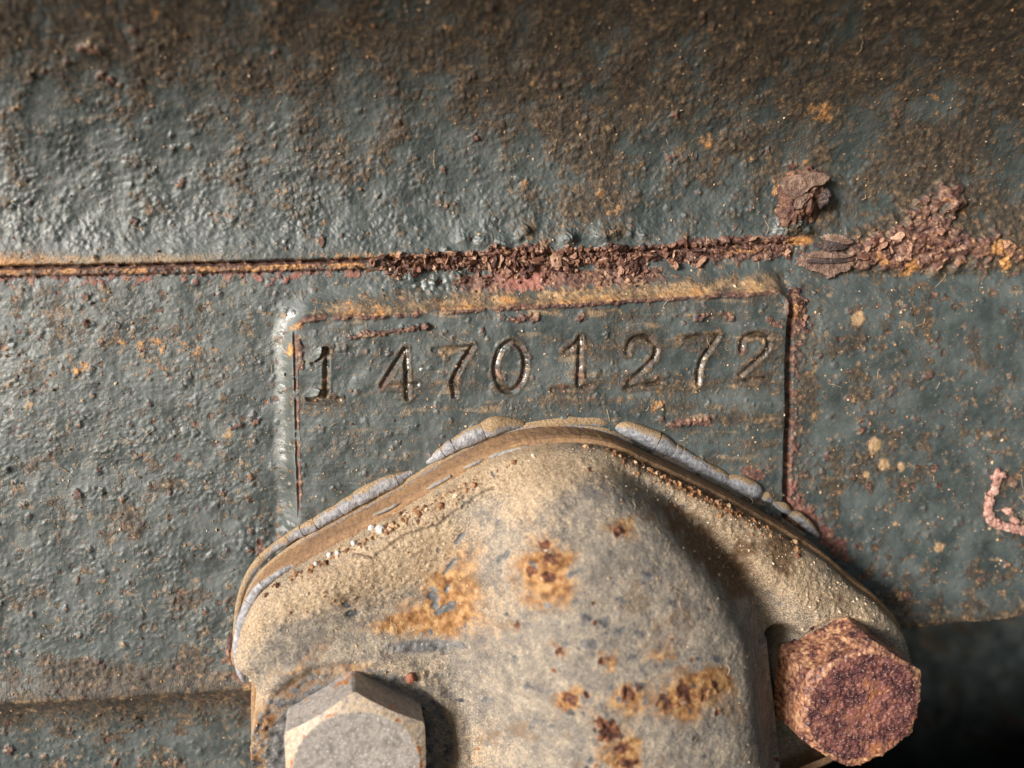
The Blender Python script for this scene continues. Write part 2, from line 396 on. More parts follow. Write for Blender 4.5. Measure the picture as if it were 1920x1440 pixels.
# the upper wall sweeps out over the viewer, the lower ledge falls back
upr = np.clip((400-Y)/400, 0, 3)
h += 215*upr**2.2+25*upr
XW, YW = X, Y
crease = np.interp(gx, [-500, 0, 440, 1700, 1920, 2400], [1335, 1314, 1290, 1165, 1143, 1110])[None, :]+5*fbm(X, X*0, 130, 2, 15)
CD = Y-crease
h += 9*np.exp(-(CD/26)**2)-np.where(CD > 0, (66+60*ss(1250, 1750, X))*(1-np.exp(-CD/(80-25*ss(1300, 1750, X)))), 0)
h -= 900*ss(0, 130, CD)**1.3*ss(1330, 1480, X)*ss(3440, 3360, X)*ss(2720, 2640, Y)      # deep pocket, shaped to keep the casing's lower right dark
h += 5*n_lo+3.0*n_mid
X, Y = proj(U, V, h+pad_h)
cast = 0.5*n_sm+0.4*peel+0.5*fine
rough_l = ss(640, 900, Y)*ss(560, 420, X)              # sand-cast lower left
f1, f2, cc = worley(X+6*n_sm, Y+6*peel, 15, 21)
dm1 = np.clip(0.62-f1, 0, 1)**1.3*(0.2+cc*1.4)
g1, g2, gc = worley(X+3*n_sm, Y+3*peel, 8.5, 23); dm2 = np.clip(0.62-g1, 0, 1)**1.3*(gc > 0.45)*gc
cast = cast+(0.45+rough_l)*(1.1*dm1*ss(-0.2, 0.35, n_mid)+2.1*dm2*ss(-0.5, 0.2, n_lo+0.6*n_mid)-1.6*np.clip(0.5-worley(X, Y, 10, 27)[0], 0, 1)*ss(0.0, 0.4, n_mid))
upl = ss(500, 430, Y); v1, v2, vc = worley(X+8*n_sm, Y+5*peel, 19, 22)
cast = cast+upl*(0.5*n_sm+1.5*np.clip(0.75-v1, 0, 1)**1.5*vc+1.5*dm2)
scr = fbm(X, Y, 40, 2, 30, sx=0.25, sy=9.0)             # tooling marks on the pad
padtex = 0.40*scr+0.30*peel+1.1*n_mid+0.25*fine+1.1*dm2*ss(-0.1, 0.3, n_mid)
wpad = ss(6, -6, PD)*below
slp = ss(-4, 6, PD)*ss(70, 40, PD)
cast = cast/(1+1.2*upr)*(1-0.65*slp*(1-side_r))
h += cast*(1-wpad)+padtex*wpad+pad_h
# spots and scabs of rust under the paint
dens = 0.35+0.5*rough_l+0.3*ss(1500, 1600, X)*ss(500, 600, Y)+0.3*wpad
sp1 = blobs(X+5*peel, Y+5*fine, 30, 0.16, 0.30, 41)*ss(-0.3, 0.25, n_lo+0.4*dens); sp2 = blobs(X+3*peel, Y+3*fine, 17, 0.16, 0.36, 42)*ss(-0.2, 0.3, n_mid+0.3*dens)
sp3 = blobs(X+14*peel, Y+12*n_sm, 74, 0.10, 0.17, 43)
h += 2.4*sp1+1.6*sp2+3*sp3
gloss = np.zeros_like(X)
rust = 0.5*sp1+0.5*sp2*(hsh((X//17).astype(int), (Y//17).astype(int), 3) > 0.4)+0.7*sp3
orange = np.zeros_like(X); dust = np.zeros_like(X); brown = np.zeros_like(X); pink = np.zeros_like(X)
# --- the seam: slot, orange packing on the left, crust in the middle, powdery rust on the right
left = ss(745, 660, X); mid = ss(690, 760, X)*ss(1290, 1210, X); right = ss(1215, 1290, X)
ragged = fbm(X, Y, 26, 3, 50)
h -= 17*np.exp(-((DS)/(2.0+1.3*ragged))**2)*(0.55+0.45*left)*ss(-0.5, 0.0, ragged)*ss(1600, 1480, X)
h += 9*ss(0, 5, -DS)*ss(70, 6, -DS)*ss(1500, 1300, X)*0.6                 # lip of the upper half
pk = ss(3, 6, DS)*ss(19, 14, DS+2*ragged)*left                             # the packing
h += pk*(5+4*fbm(X, Y, 20, 3, 51, sx=0.5)+2.2*fine)-7*left*np.exp(-((DS-19-3*ragged-3*n_sm)/1.8)**2)*ss(-0.1, 0.35, n_sm)
orange += pk*(0.55+0.9*fbm(X, Y, 46, 2, 52, sx=0.5)); rust += pk*0.55+left*ss(14, 18, DS)*ss(44, 16, DS+20*n_sm+12*n_mid)*(0.62+0.9*ragged)
pink += left*ss(18, 26, DS)*ss(60, 30, DS)*0.5
rust += left*np.exp(-(DS/5)**2)*0.9
orange += ss(300, 0, X)*ss(-62, -6, DS)*ss(2, -3, DS)*0.75+ss(380, 700, X)*ss(800, 740, X)*ss(-22, -6, DS)*ss(2, -2, DS)*(0.55+n_sm)
dust += ss(620, 300, X)*ss(-34, -10, DS)*ss(2, -3, DS)*0.55
crw_up = 11+24*np.exp(-((X-1000)/130)**2)*(0.5+1.5*n_mid)+16*np.exp(-((X-1440)/70)**2)
crw_dn = 20+20*np.exp(-((X-990)/120)**2)+46*np.exp(-((X-1170)/32)**2)+20*np.exp(-((X-735)/42)**2)
cr = np.where(DS < 0, ss(1.15, 0.45, -DS/crw_up+0.35*n_sm), ss(1.15, 0.5, DS/crw_dn+0.5*n_sm))*mid
cw1, cw2, _ = worley(X+5*n_sm, Y+5*peel, 11, 55); cw3, _, c3 = worley(X, Y, 21, 56)
crust_h = 6*(0.7-cw1)+8*(0.6-cw3)*(c3 > 0.5)+9*ragged+3*fine
cr = cr*ss(-0.75, -0.1, n_sm+0.5*n_mid+np.exp(-(DS/14)**2))
h += cr*(2+0.8*crust_h); orange += cr*ss(0.15, 0.5, fbm(X, Y, 40, 2, 59))*0.7; dust += cr*ss(0.1, 0.5, fbm(X, Y, 30, 2, 60))*0.55
rust += 1.1*cr; pink += mid*gauss(X, Y, 985, 528, 42, 26)*1.1+0.25*cr*ss(0, 0.5, n_mid)
low_band = mid*ss(28, 36, DS)*ss(86, 50, DS+18*n_sm)*ss(820, 880, X)
h += low_band*3.5*(0.6-cw1); rust += low_band*0.75
dust += mid*ss(-64, -24, DS)*ss(-6, -18, DS)*ss(860, 930, X)*0.35*(0.5+2*n_mid)
cr2 = right*ss(1520, 1450, X)*np.where(DS < 0, ss(24, 8, -DS+12*n_sm), ss(40, 16, DS+16*n_sm))
rr = right*ss(1480, 1560, X)
mound = gauss(X, Y, 1735, 415, 60, 70, 20)+gauss(X, Y, 1640, 470, 75, 36)+0.8*gauss(X, Y, 1785, 365, 26, 22)+0.9*gauss(X, Y, 1850, 470, 110, 40)+0.6*gauss(X, Y, 1700, 485, 90, 26)
mound = np.clip(mound, 0, 1.2)
mm = ss(0.42, 0.95, mound+0.8*n_sm+0.5*n_mid+0.25*ragged)
cw5, _, c5 = worley(X+4*n_sm, Y+4*peel, 15, 57)
h += cr2*(2+0.6*crust_h)+mm*(4*mound+6*(0.62-cw5)+0.4*crust_h)+5*mound*(1+n_sm)
brown += 0.9*ss(0.1, 0.5, mound+0.3*n_mid); orange += 0.55*ss(0.15, 0.5, mound+0.4*n_mid)*ss(0.0, 0.5, fbm(X, Y, 30, 3, 79)); rust += cr2*1.0+mm*0.8; brown += gauss(X, Y, 1760, 320, 60, 90)*0.7+gauss(X, Y, 1880, 420, 90, 60)*0.8
orange += right*gauss(X, Y, 1500, 451, 28, 9)*1.5+gauss(X, Y, 1880, 470, 60, 22)*0.55+gauss(X, Y, 1885, 497, 9, 9)*1.5+gauss(X, Y, 1705, 500, 14, 14)*1.2+gauss(X, Y, 1655, 490, 20, 12)*0.8+gauss(X, Y, 1390, 470, 60, 8)*0.7
# painted-over lumps along the seam
for bx, by, r, a in ((1130, 440, 16, 13), (1152, 437, 10, 9), (985, 432, 10, 12), (972, 446, 8, 8), (870, 448, 12, 9), (905, 452, 14, 11), (940, 458, 18, 10), (835, 468, 8, 6), (1010, 470, 14, 8), (1066, 446, 13, 18), (1485, 418, 24, 22), (1462, 436, 14, 10), (1512, 432, 11, 9), (1775, 388, 15, 12), (1800, 384, 9, 8), (1748, 512, 12, 10), (1790, 508, 10, 7), (770, 520, 12, 7), (860, 520, 12, 9), (905, 530, 10, 7), (815, 530, 9, 6), (1205, 440, 8, 5), (1180, 438, 7, 6)):
    g = gauss(X+2*peel, Y+2*fine, bx, by, r, r*0.9); h += a*g*(1+0.35*fine)
wetb = gauss(X, Y, 820, 535, 110, 26)
h += wetb*2.4*(0.6-worley(X, Y, 13, 58)[0])*2
# --- upper wall: brown bloom and rust, browner upwards in place of ground bounce light
topv = fbm(X, Y, 120, 4, 147, 0.6)
brown += upl*(1.0*ss(430, 40, Y-90*n_lo)*(0.72+1.5*topv)+0.25*ss(600, 1100, X)+0.35*ss(0.05, 0.5, n_lo))*(1-0.75*ss(620, 60, X)*ss(170, 300, Y))
brown += upl*(0.55*ss(0.05, 0.5, n_mid)-0.5*ss(0.05, 0.5, -n_mid)*ss(0, 0.3, n_lo+0.15))+upl*0.5*ss(0.15, 0.5, n_sm)*ss(0, 0.3, n_lo+0.2)
orange += upl*0.5*ss(0.05, 0.45, topv)*ss(0.1, 0.5, fbm(X, Y, 30, 3, 148)+0.2*topv)
orange += upl*0.55*ss(0.22, 0.55, fbm(X, Y, 48, 3, 77))*ss(0.0, 0.35, fbm(X, Y, 150, 2, 78)+0.1)
h += upl*(2.6*np.clip(0.6-worley(X, Y, 12, 24)[0], 0, 1)*ss(-0.1, 0.4, n_mid+0.2))
for bx, by, rx, ry, a in ((1145, 360, 60, 32, .5), (1540, 215, 40, 26, .8), (1535, 200, 18, 12, .5), (1490, 310, 40, 40, .5), (170, 95, 26, 16, .6), (25, 205, 30, 18, .6), (330, 190, 70, 20, .25), (680, 300, 60, 30, .3), (930, 340, 40, 16, .4), (1800, 130, 60, 40, .45), (1460, 350, 26, 26, .8), (620, 470, 60, 10, .35), (680, 360, 12, 16, .6), (440, 386, 12, 10, .5), (608, 418, 8, 8, .9), (70, 380, 16, 8, .6)):
    orange += a*gauss(X, Y, bx, by, rx, ry)*(0.65+0.9*n_sm)
sc = gauss(X, Y, 170, 95, 24, 13); h += 9*sc*(1+ragged); rust += 0.8*sc
# --- around the pad
ledge = ss(-8, 4, yt-Y)*ss(-1, 3, PD)*ss(56, 12, PD+12*n_sm+12*n_mid)*ss(545, 640, X)*ss(1500, 1440, X)
dust += ledge*(0.40+0.6*n_mid+0.15*ss(1000, 1300, X)); orange += ledge*(0.30+0.8*n_mid)*ss(1500, 1400, X); brown += 0.75*ledge
tl = ss(9, 2, np.abs(PD-1+3*n_sm))*ss(-16, -4, yt-Y)*(1-side_r); ln = ss(-0.25, 0.2, n_mid+ss(900, 1000, X)*0.3)
h += tl*ln*(2.5+5*(0.6-cw1)); rust += tl*(0.35+0.75*ln)
edge_l = ss(600, 560, X)*ss(1010, 940, Y)*ss(585, 640, Y)
crk = np.exp(-((PD-1.5)/2.4)**2)*edge_l; h -= 8*crk*ss(-0.6, -0.1, ragged); rust += ss(9, 1, np.abs(PD+2-4*n_sm))*edge_l*0.8*ss(-0.5, 0.15, ragged)
orange += gauss(X, Y, 545, 655, 7, 14)*1.1+gauss(X, Y, 560, 612, 16, 10)*0.8
rb = side_r*ss(4, 12, PD)*ss(64, 14, PD+22*n_sm+14*n_mid)*ss(545, 580, Y)*ss(1160, 1000, Y)*(0.72+0.9*n_sm+0.5*ragged)
h -= side_r*9*ss(0, 4, PD)*ss(22, 8, PD)*ss(560, 620, Y)
h += rb*(2+6*(0.6-cw1)+3*ragged); rust += rb*0.85; brown += side_r*ss(0, 8, PD)*ss(80, 30, PD)*0.6*ss(540, 580, Y)*ss(1160, 1000, Y); pink += rb*0.35*ss(760, 1000, Y)
diag = gauss(X, Y, 1545, 1000, 95, 24, 47)*(0.85+0.8*n_sm); rust += diag*0.9; pink += diag*0.35; h += diag*3*(0.6-cw1)*2
orange += gauss(X, Y, 1490, 575, 12, 40)*0.7; h += gauss(X, Y, 1488, 570, 14, 34)*(6+crust_h*0.6); rust += gauss(X, Y, 1488, 575, 18, 40)
# --- on the pad
for x0, y0, x1, y1, w, a in ((662, 631, 802, 612, 7, 6), (800, 611, 800, 614, 8, 8), (1262, 795, 1325, 790, 12, 6), (1242, 786, 1244, 788, 7, 4), (1305, 596, 1330, 590, 8, 5), (1355, 588, 1375, 597, 8, 5), (1400, 884, 1425, 890, 16, 3), (960, 598, 1010, 594, 10, 6), (1085, 598, 1092, 592, 9, 7), (560, 640, 566, 690, 7, 4), (1440, 600, 1466, 612, 9, 3)):
    d = seg_dist(X, Y, [(x0, y0), (x1, y1)])+7*n_sm+3*fine+4*ragged; g = ss(w, w*0.3, d)
    g = g*ss(-0.35, 0.05, n_sm+0.3); h += g*(a*0.3+a*0.7*(0.65-cw1)*1.4); rust += g*1.0
for bx, by, rx, ry, a in ((1235, 745, 14, 24, .6), (1225, 765, 20, 22, .5), (1200, 730, 24, 10, .3), (1430, 870, 60, 22, .55), (1340, 760, 40, 12, .3), (1380, 840, 20, 14, .5), (690, 662, 50, 6, .3), (1055, 735, 26, 6, .5), (1310, 610, 60, 14, .4)):
    orange += a*gauss(X, Y, bx, by, rx, ry)*(0.7+0.8*n_sm)
streak = fbm(X, Y, 70, 3, 61, sx=0.4, sy=2.0)
brown += wpad*(0.38+0.9*streak)*(0.75+0.4*ss(900, 1300, X))
rust += wpad*0.5*ss(0.25, 0.5, fbm(X, Y, 34, 3, 62, sx=0.6, sy=1.6))*ss(-0.1, 0.3, n_sm)
dust += ss(70, 10, np.abs(PD))*wpad*0
# --- lower left and right
wear = fbm(X, Y, 44, 4, 140, 0.65); wear2 = fbm(X, Y, 170, 3, 141)
lw = ss(0, 40, DS)*(1-wpad)
brown += lw*(0.75*ss(0.05, 0.45, wear+0.35*wear2+0.10*ss(1480, 1600, X))); orange += lw*0.45*ss(0.22, 0.5, fbm(X, Y, 24, 3, 142)+0.35*wear2)
dust += lw*0.5*ss(0.2, 0.55, fbm(X, Y, 20, 3, 143)+0.3*wear2)+wpad*0.45*ss(0.1, 0.5, fbm(X, Y, 40, 3, 144, sx=0.5, sy=1.8))
rust += lw*0.6*ss(0.30, 0.5, fbm(X, Y, 15, 3, 145)+0.25*wear)
fl8, _, fc8 = worley(X+5*n_sm, Y+5*peel, 23, 146); chip = ss(0.30, 0.22, fl8+0.12*fine)*(fc8 < 0.12)*lw; h -= 1.6*chip; rust += 0.5*chip*(fc8 < 0.07); brown += 0.8*chip
for bx, by, rx, ry, a in ((290, 650, 95, 24, .8), (150, 690, 26, 16, 1.1), (260, 690, 40, 14, .6), (330, 690, 50, 14, .5), (235, 555, 80, 10, .3), (200, 560, 120, 20, .25), (20, 690, 40, 30, .3)):
    orange += a*gauss(X, Y, bx, by, rx, ry)*(0.6+1.2*n_sm)
for bx, by, rx, ry, a in ((235, 975, 46, 30, .8), (345, 1125, 40, 26, .9), (70, 1110, 26, 18, .8), (330, 910, 30, 12, .7), (160, 1250, 60, 18, .8), (345, 1235, 40, 22, .7), (150, 840, 16, 8, .6), (60, 880, 16, 20, .6), (310, 905, 18, 14, .8), (85, 1238, 30, 20, .6), (220, 1270, 160, 26, .8), (420, 700, 60, 30, .4), (1600, 880, 60, 40, .6), (1660, 830, 40, 50, .5), (1560, 640, 60, 30, .5), (1700, 700, 80, 50, .3), (250, 610, 160, 24, .4), (370, 780, 80, 30, .35), (1640, 740, 60, 24, .4)):
    brown += a*gauss(X, Y, bx, by, rx, ry)
    h += a*1.5*gauss(X, Y, bx, by, rx, ry)*(0.6-cw1)*2*(1-wpad)
brown += ss(-16, 6, CD)*ss(150, 20, CD+40*n_mid)*0.85+ss(-70, -10, CD+20*n_mid)*ss(10, -4, CD)*0.5
dust += np.exp(-((CD-2+5*n_sm)/7)**2)*0.55*ss(-0.3, 0.3, n_mid)
for bx, by, r in ((1610, 598, 12), (1655, 870, 12), (1640, 835, 14), (1690, 876, 9), (1625, 890, 8), (1430, 640, 6), (1760, 1025, 10), (55, 760, 8), (428, 812, 9), (1680, 985, 6)):
    dust += 1.25*gauss(X+10*n_sm+4*peel, Y+8*ragged, bx, by, r*0.8, r)
warm = ss(-95, -30, -np.hypot((X-505)/1.0, (Y-1010)/0.8))   # pimpled corner left of the cover
h += warm*5*(0.6-worley(X, Y, 14, 66)[0])
rust += gauss(X, Y, 487, 1025, 10, 22)*0.9+gauss(X, Y, 432, 1215, 9, 34)*1.1+gauss(X, Y, 447, 1265, 10, 16)
h += gauss(X, Y, 432, 1215, 9, 34)*4*(1+fine)
h += gauss(X, Y, 541, 910, 5, 5)*3                          # paint blister
fil = ss(70, 0, np.hypot(0, 0)+np.abs(poly_sdf(U, V, OUT))) if False else 0
# --- stamped digits
DIG = [("1", [[(613, 656), (611, 744)], [(613, 657), (602, 671), (588, 681)], [(579, 747), (637, 750)]], [1.25, .9, .8]),
       ("4", [[(760, 655), (739, 688), (717, 723)], [(761, 655), (763, 700), (765, 746)], [(717, 723), (748, 724), (782, 721)]], [1.1, .9, .55]),
       ("7", [[(815, 656), (850, 655), (886, 650)], [(886, 650), (868, 679), (855, 703), (850, 718), (853, 742)]], [.5, 1.35]),
       ("0", [[(957+28*math.cos(t)+3*math.sin(t), 688-46*math.sin(t)) for t in np.linspace(0, 2*math.pi, 25)]], [1.0]),
       ("1", [[(1088, 633), (1087, 680), (1085, 720)], [(1088, 635), (1075, 650), (1061, 659)], [(1036, 731), (1075, 728), (1108, 725)]], [1.2, .7, .6]),
       ("2", [[(1176, 662), (1179, 648), (1187, 637), (1202, 632), (1219, 637), (1230, 652), (1228, 668), (1217, 682), (1197, 701), (1180, 718)], [(1174, 728), (1204, 723), (1237, 717)]], [1.0, .6]),
       ("7", [[(1276, 635), (1312, 631), (1347, 628)], [(1347, 630), (1330, 655), (1317, 674), (1311, 696), (1309, 720)]], [.5, 1.2]),
       ("2", [[(1390, 655), (1393, 640), (1404, 630), (1421, 626), (1436, 632), (1442, 646), (1436, 660), (1422, 674), (1404, 690), (1389, 704)], [(1387, 714), (1410, 712), (1434, 709)]], [.95, .4])]
LAB = np.zeros(X.shape, int)
for k, (ch, strokes, dep) in enumerate(DIG):
    dep = [a*(1.0 if k < 4 else 0.8) for a in dep]
    g = np.zeros_like(X); near = np.full(X.shape, 1e9)
    for st, a in zip(strokes, dep):
        d = seg_dist(X, Y, [tuple(p) for p in spline(st, 5)])+0.5*fine
        g = np.maximum(g, a*np.clip(1-d/(7.0 if k < 4 else 6.3), 0, 1))
        near = np.minimum(near, d-1.5*(a-0.8))
        h += a*0.5*np.exp(-((d-8.5)/3.0)**2)
    h -= 5.0*g; gloss = np.maximum(gloss, ss(0.02, 0.25, g)*ss(0.15, -0.15, ragged))
    rust += 0.75*np.clip(g, 0, 1)*ss(-0.05, 0.4, ragged+0.4*fine)+0.5*ss(15, 8, near)*ss(0.0, 0.5, n_sm); brown += (0.5 if k < 4 else 0.7)*ss(16, 7, near)
    LAB[(near < 8.8) & on_pad] = k+1
gloss += 0.7*ss(3, 10, PD)*ss(50, 20, PD)*ss(575, 545, X)*ss(1010, 900, Y)*ss(520, 580, Y)+0.6*wetb
clipm = lambda a: np.clip(a, 0, 1.3)
U2, V2 = U, V
P = xyz(U2, V2, h); N = grid_normals(P)
ATT = dict(rust=clipm(rust), orange=clipm(orange), dust=clipm(dust), brown=clipm(brown), pink=np.clip(pink, 0, 0.8), gloss=np.clip(gloss, 0, 1)*(1-np.clip(rust+dust+orange, 0, 1)))
fc = lambda a: a[:-1, :-1]
IN = poly_sdf(U2[::4, ::4], V2[::4, ::4], OUT)
IN = np.repeat(np.repeat(IN, 4, 0), 4, 1)[:X.shape[0], :X.shape[1]]
keep = fc(IN) < 30                                            # nothing is kept far under the cover
casing = empty("machine_casing", "dark grey painted iron machine casing with a rusty seam and a stamped number", "machine casing", 0, 900, 0)
lab = fc(LAB); pad_f = fc(on_pad) & (lab == 0); upper = (fc(DS) < 0) & ~pad_f
crust_f = (fc(cr) > 0.3) & ~pad_f & (lab == 0); pack_f = (fc(pk) > 0.3) & ~crust_f
ledge_f = (fc(CD) > 0) & ~pad_f
rest = ~(pad_f | (lab > 0) | crust_f | pack_f)
def part(name, mask, parent, label=None, kind=None):
    v, f, a, n = cut(P, N, ATT, mask & keep); return mesh_obj(name, v, f, M_CASE, parent, a, n, True, label, kind)
part("upper_wall", rest & upper, casing)
part("lower_wall", rest & ~upper & ~ledge_f, casing)
part("receding_ledge", rest & ledge_f, casing)
part("seam_packing", pack_f, casing, "orange crumbling packing in the left half of the seam")
part("rust_crust", crust_f, casing, "thick red brown crust over the middle of the seam", "stuff")
pad = part("number_pad", pad_f, casing, "raised flat pad carrying the stamped number")
words = ["first of the row", "", "first of the row", "", "second of the row", "first of the row", "second of the row", "last of the row"]
for k, (ch, _, _) in enumerate(DIG):
    part("stamped_digit", lab == k+1, pad, ("stamped numeral %s %s" % (ch, words[k])).strip())

# unseen plate added right of and below the pocket to keep it dark
rim = [(2050, 1120), (3470, 1120), (3470, 2750), (1250, 2750), (1250, 1560), (2050, 1560)]
ru, rv = W(np.array([p[0] for p in rim], float), np.array([p[1] for p in rim], float), np.zeros(6))
rv_w = np.concatenate([xyz(ru, rv, np.full(6, 16.0)), xyz(ru, rv, np.full(6, -60.0))])
mesh_obj("unseen_shade_plate", rv_w, [(0, 5, 4, 3, 2, 1), (6, 7, 8, 9, 10, 11)]+[(k, (k+1) % 6, 6+(k+1) % 6, 6+k) for k in range(6)], M_CASE, casing, smooth=False)

# ------------------------------------------------------------------ small loose things: shared builders
ICO = {}
def ico(sub):
    if sub not in ICO:
        t = (1+5**.5)/2
        v = [(-1, t, 0), (1, t, 0), (-1, -t, 0), (1, -t, 0), (0, -1, t), (0, 1, t), (0, -1, -t), (0, 1, -t), (t, 0, -1), (t, 0, 1), (-t, 0, -1), (-t, 0, 1)]
        f = [(0, 11, 5), (0, 5, 1), (0, 1, 7), (0, 7, 10), (0, 10, 11), (1, 5, 9), (5, 11, 4), (11, 10, 2), (10, 7, 6), (7, 1, 8), (3, 9, 4), (3, 4, 2), (3, 2, 6), (3, 6, 8), (3, 8, 9), (4, 9, 5), (2, 4, 11), (6, 2, 10), (8, 6, 7), (9, 8, 1)]
        v = [np.array(p)/np.linalg.norm(p) for p in v]
        for _ in range(sub):
            mid = {}; nf = []
            def m(a, b):
                k = (min(a, b), max(a, b))
                if k not in mid:
                    p = v[a]+v[b]; v.append(p/np.linalg.norm(p)); mid[k] = len(v)-1
                return mid[k]
            for a, b, c in f:
                x, y, z = m(a, b), m(b, c), m(c, a); nf += [(a, x, z), (b, y, x), (c, z, y), (x, y, z)]
            f = nf
        ICO[sub] = (np.array(v), np.array(f))
    return ICO[sub]
OCT = (np.array([(1, 0, 0), (-1, 0, 0), (0, 1, 0), (0, -1, 0), (0, 0, 1), (0, 0, -1)], float),
       np.array([(0, 2, 4), (2, 1, 4), (1, 3, 4), (3, 0, 4), (2, 0, 5), (1, 2, 5), (3, 1, 5), (0, 3, 5)]))
def rot(n):
    q = rng.normal(size=(n, 4)); q /= np.linalg.norm(q, axis=1, keepdims=True); w, x, y, z = q.T
    return np.stack([1-2*(y*y+z*z), 2*(x*y-z*w), 2*(x*z+y*w), 2*(x*y+z*w), 1-2*(x*x+z*z), 2*(y*z-x*w), 2*(x*z-y*w), 2*(y*z+x*w), 1-2*(x*x+y*y)], 1).reshape(n, 3, 3)
def scatter(name, C, R, base, mat, parent, tint=None, wob=0.35, label=None, smooth=False):
    """many small grains as one body of stuff; C world centres (metres), R radii in units"""
    v0, f0 = base; n = len(C)
    sc = R[:, None, None]*S*(1+wob*rng.normal(size=(n, len(v0), 1)).clip(-1.5, 1.5))*(0.7+0.6*rng.random((n, 1, 3)))
    vv = np.einsum('nij,kj->nki', rot(n), v0)*sc+C[:, None, :]
    ff = f0[None]+(np.arange(n)*len(v0))[:, None, None]
    at = {"tint": np.repeat(tint, len(v0))} if tint is not None else None
    return mesh_obj(name, vv.reshape(-1, 3), ff.reshape(-1, 3), mat, parent, at, None, smooth, label, "stuff")
from_idx = lambda gx_, x: np.clip(np.searchsorted(gx_, x), 0, len(gx_)-1)
def wall_pt(px, py, lift=0.0):
    i, j = from_idx(gy, py), from_idx(gx, px)
    p = P[i, j].copy(); p[..., 1] -= np.asarray(lift)*S; return p, i, j
# crumbs of rust along the seam
cx = np.concatenate([rng.normal(985, 170, 800), rng.uniform(700, 1500, 500), rng.normal(1170, 26, 120), rng.normal(735, 26, 70), rng.normal(1690, 70, 240), rng.normal(1490, 10, 90)])
cy = np.interp(cx, *np.array(seam_pts, float).T)
cy[:800] += rng.normal(6, 20, 800); cy[800:1300] += rng.normal(6, 11, 500); cy[1300:1420] += rng.normal(38, 20, 120); cy[1420:1490] += rng.normal(36, 14, 70); cy[1490:1730] += rng.normal(-8, 30, 240); cy[1730:] = rng.normal(575, 36, 90)
ok = (cx > 690) & (cx < 1930); cx, cy = cx[ok], cy[ok]
cp, ci, cj = wall_pt(cx, cy, 1.0)
ok = (rust[ci, cj] > 0.45) & (rng.random(len(cp)) < 0.62); cp = cp[ok]
scatter("rust_crumbs", cp, rng.gamma(2.2, 1.05, len(cp)).clip(1.2, 8), ico(1), M_CRUMB, casing, rng.beta(1.5, 1.35, len(cp)), wob=0.28)
fx_ = np.concatenate([rng.normal(1000, 150, 110), rng.uniform(700, 1480, 60), rng.normal(1690, 70, 60)]); fy_ = np.interp(fx_, *np.array(seam_pts, float).T)+rng.normal(4, 15, 230)
fp_, fi_, fj_ = wall_pt(fx_, fy_, 2.0); fp_ = fp_[rust[fi_, fj_] > 0.4]
fv, ff_ = ico(1)
scatter("rust_scales", fp_, rng.gamma(4.0, 1.9, len(fp_)).clip(4, 14), (fv*np.array([1.0, 0.75, 0.22]), ff_), M_CRUMB, casing, rng.beta(1.8, 1.3, len(fp_)), wob=0.2)
# grit stuck to the paint
gxp = rng.uniform(-20, 1940, 7000); gyp = np.concatenate([rng.uniform(-20, 1460, 5000), rng.uniform(460, 1000, 2000)])
gp, gi, gj = wall_pt(gxp, gyp, 0.3); ok = IN[gi, gj] < 0; gp = gp[ok]
scatter("dust_grains", gp, rng.gamma(2.0, 0.5, len(gp)).clip(0.6, 3.2), OCT, M_GRAIN, casing, rng.beta(1.5, 2.2, len(gp)))

def tube(pts, rad, ns=10, wob=0.0, seed=0, cap=True, flat=1.0):
    """a tube through points (n,3) in units (u,v,h); returns V (units) and quads"""
    P_ = np.asarray(pts, float); n = len(P_)
    T = np.gradient(P_, axis=0); T /= np.linalg.norm(T, axis=1, keepdims=True)+1e-9
    A = np.cross(T, np.array([0.0, 0.0, 1.0])); bad = np.linalg.norm(A, axis=1) < 1e-3; A[bad] = (1, 0, 0)
    A /= np.linalg.norm(A, axis=1, keepdims=True); B = np.cross(A, T)
    th = np.arange(ns)*2*math.pi/ns
    R_ = np.asarray(rad, float)[:, None]*np.ones((1, ns))
    if wob: R_ = R_*(1+wob*fbm(np.arange(n)[:, None]*0.55+np.cos(th)[None]*1.6, np.sin(th)[None]*1.6+np.zeros((n, 1)), 2.2, 3, seed)*2)
    VV = P_[:, None]+R_[..., None]*(np.cos(th)[None, :, None]*A[:, None]+flat*np.sin(th)[None, :, None]*B[:, None])
    VV = VV.reshape(-1, 3); F = []
    for i in range(n-1):
        for k in range(ns):
            F.append((i*ns+k, i*ns+(k+1) % ns, (i+1)*ns+(k+1) % ns, (i+1)*ns+k))
    if cap: F.append(tuple(range(ns))[::-1]); F.append(tuple((n-1)*ns+k for k in range(ns)))
    return VV, F
def to_world(vv): return np.stack([vv[:, 0]*S, -vv[:, 2]*S, -vv[:, 1]*S], 1)

# ================================================================== the cover
cover = empty("housing_cover", "dusty tan and grey cast cover bolted over the foot of the number pad", "cover", *w1(1000, 1300, 0), 0)
# spacer under the cover, straight sided
no = len(OUT); lev = np.linspace(2, 104, 26)
cen = OUT.mean(0)
tang = np.roll(OUT, -1, 0)-np.roll(OUT, 1, 0); nrm = np.stack([tang[:, 1], -tang[:, 0]], 1); nrm /= np.linalg.norm(nrm, axis=1, keepdims=True)
fineO = []
for i in range(no):
    for k in range(5): fineO.append(OUT[i]*(1-k/5)+OUT[(i+1) % no]*(k/5))
fineO = np.array(fineO); fnn = np.repeat(nrm, 5, 0); nf = len(fineO); ar = np.arange(nf)*4.0
vs = []
for k, z in enumerate(lev):
    off = -1.5-2.0*(z/104)+1.3*fbm(ar, ar*0+z, 30, 3, 71)-3.0*ss(0, 0.2, (z-96)/8)
    q = fineO+fnn*off[:, None]; vs.append(np.column_stack([q, np.full(nf, z)]))
for z, o_ in ((104.4, -12), (104.2, -24)): vs.append(np.column_stack([fineO+fnn*o_, np.full(nf, z)]))
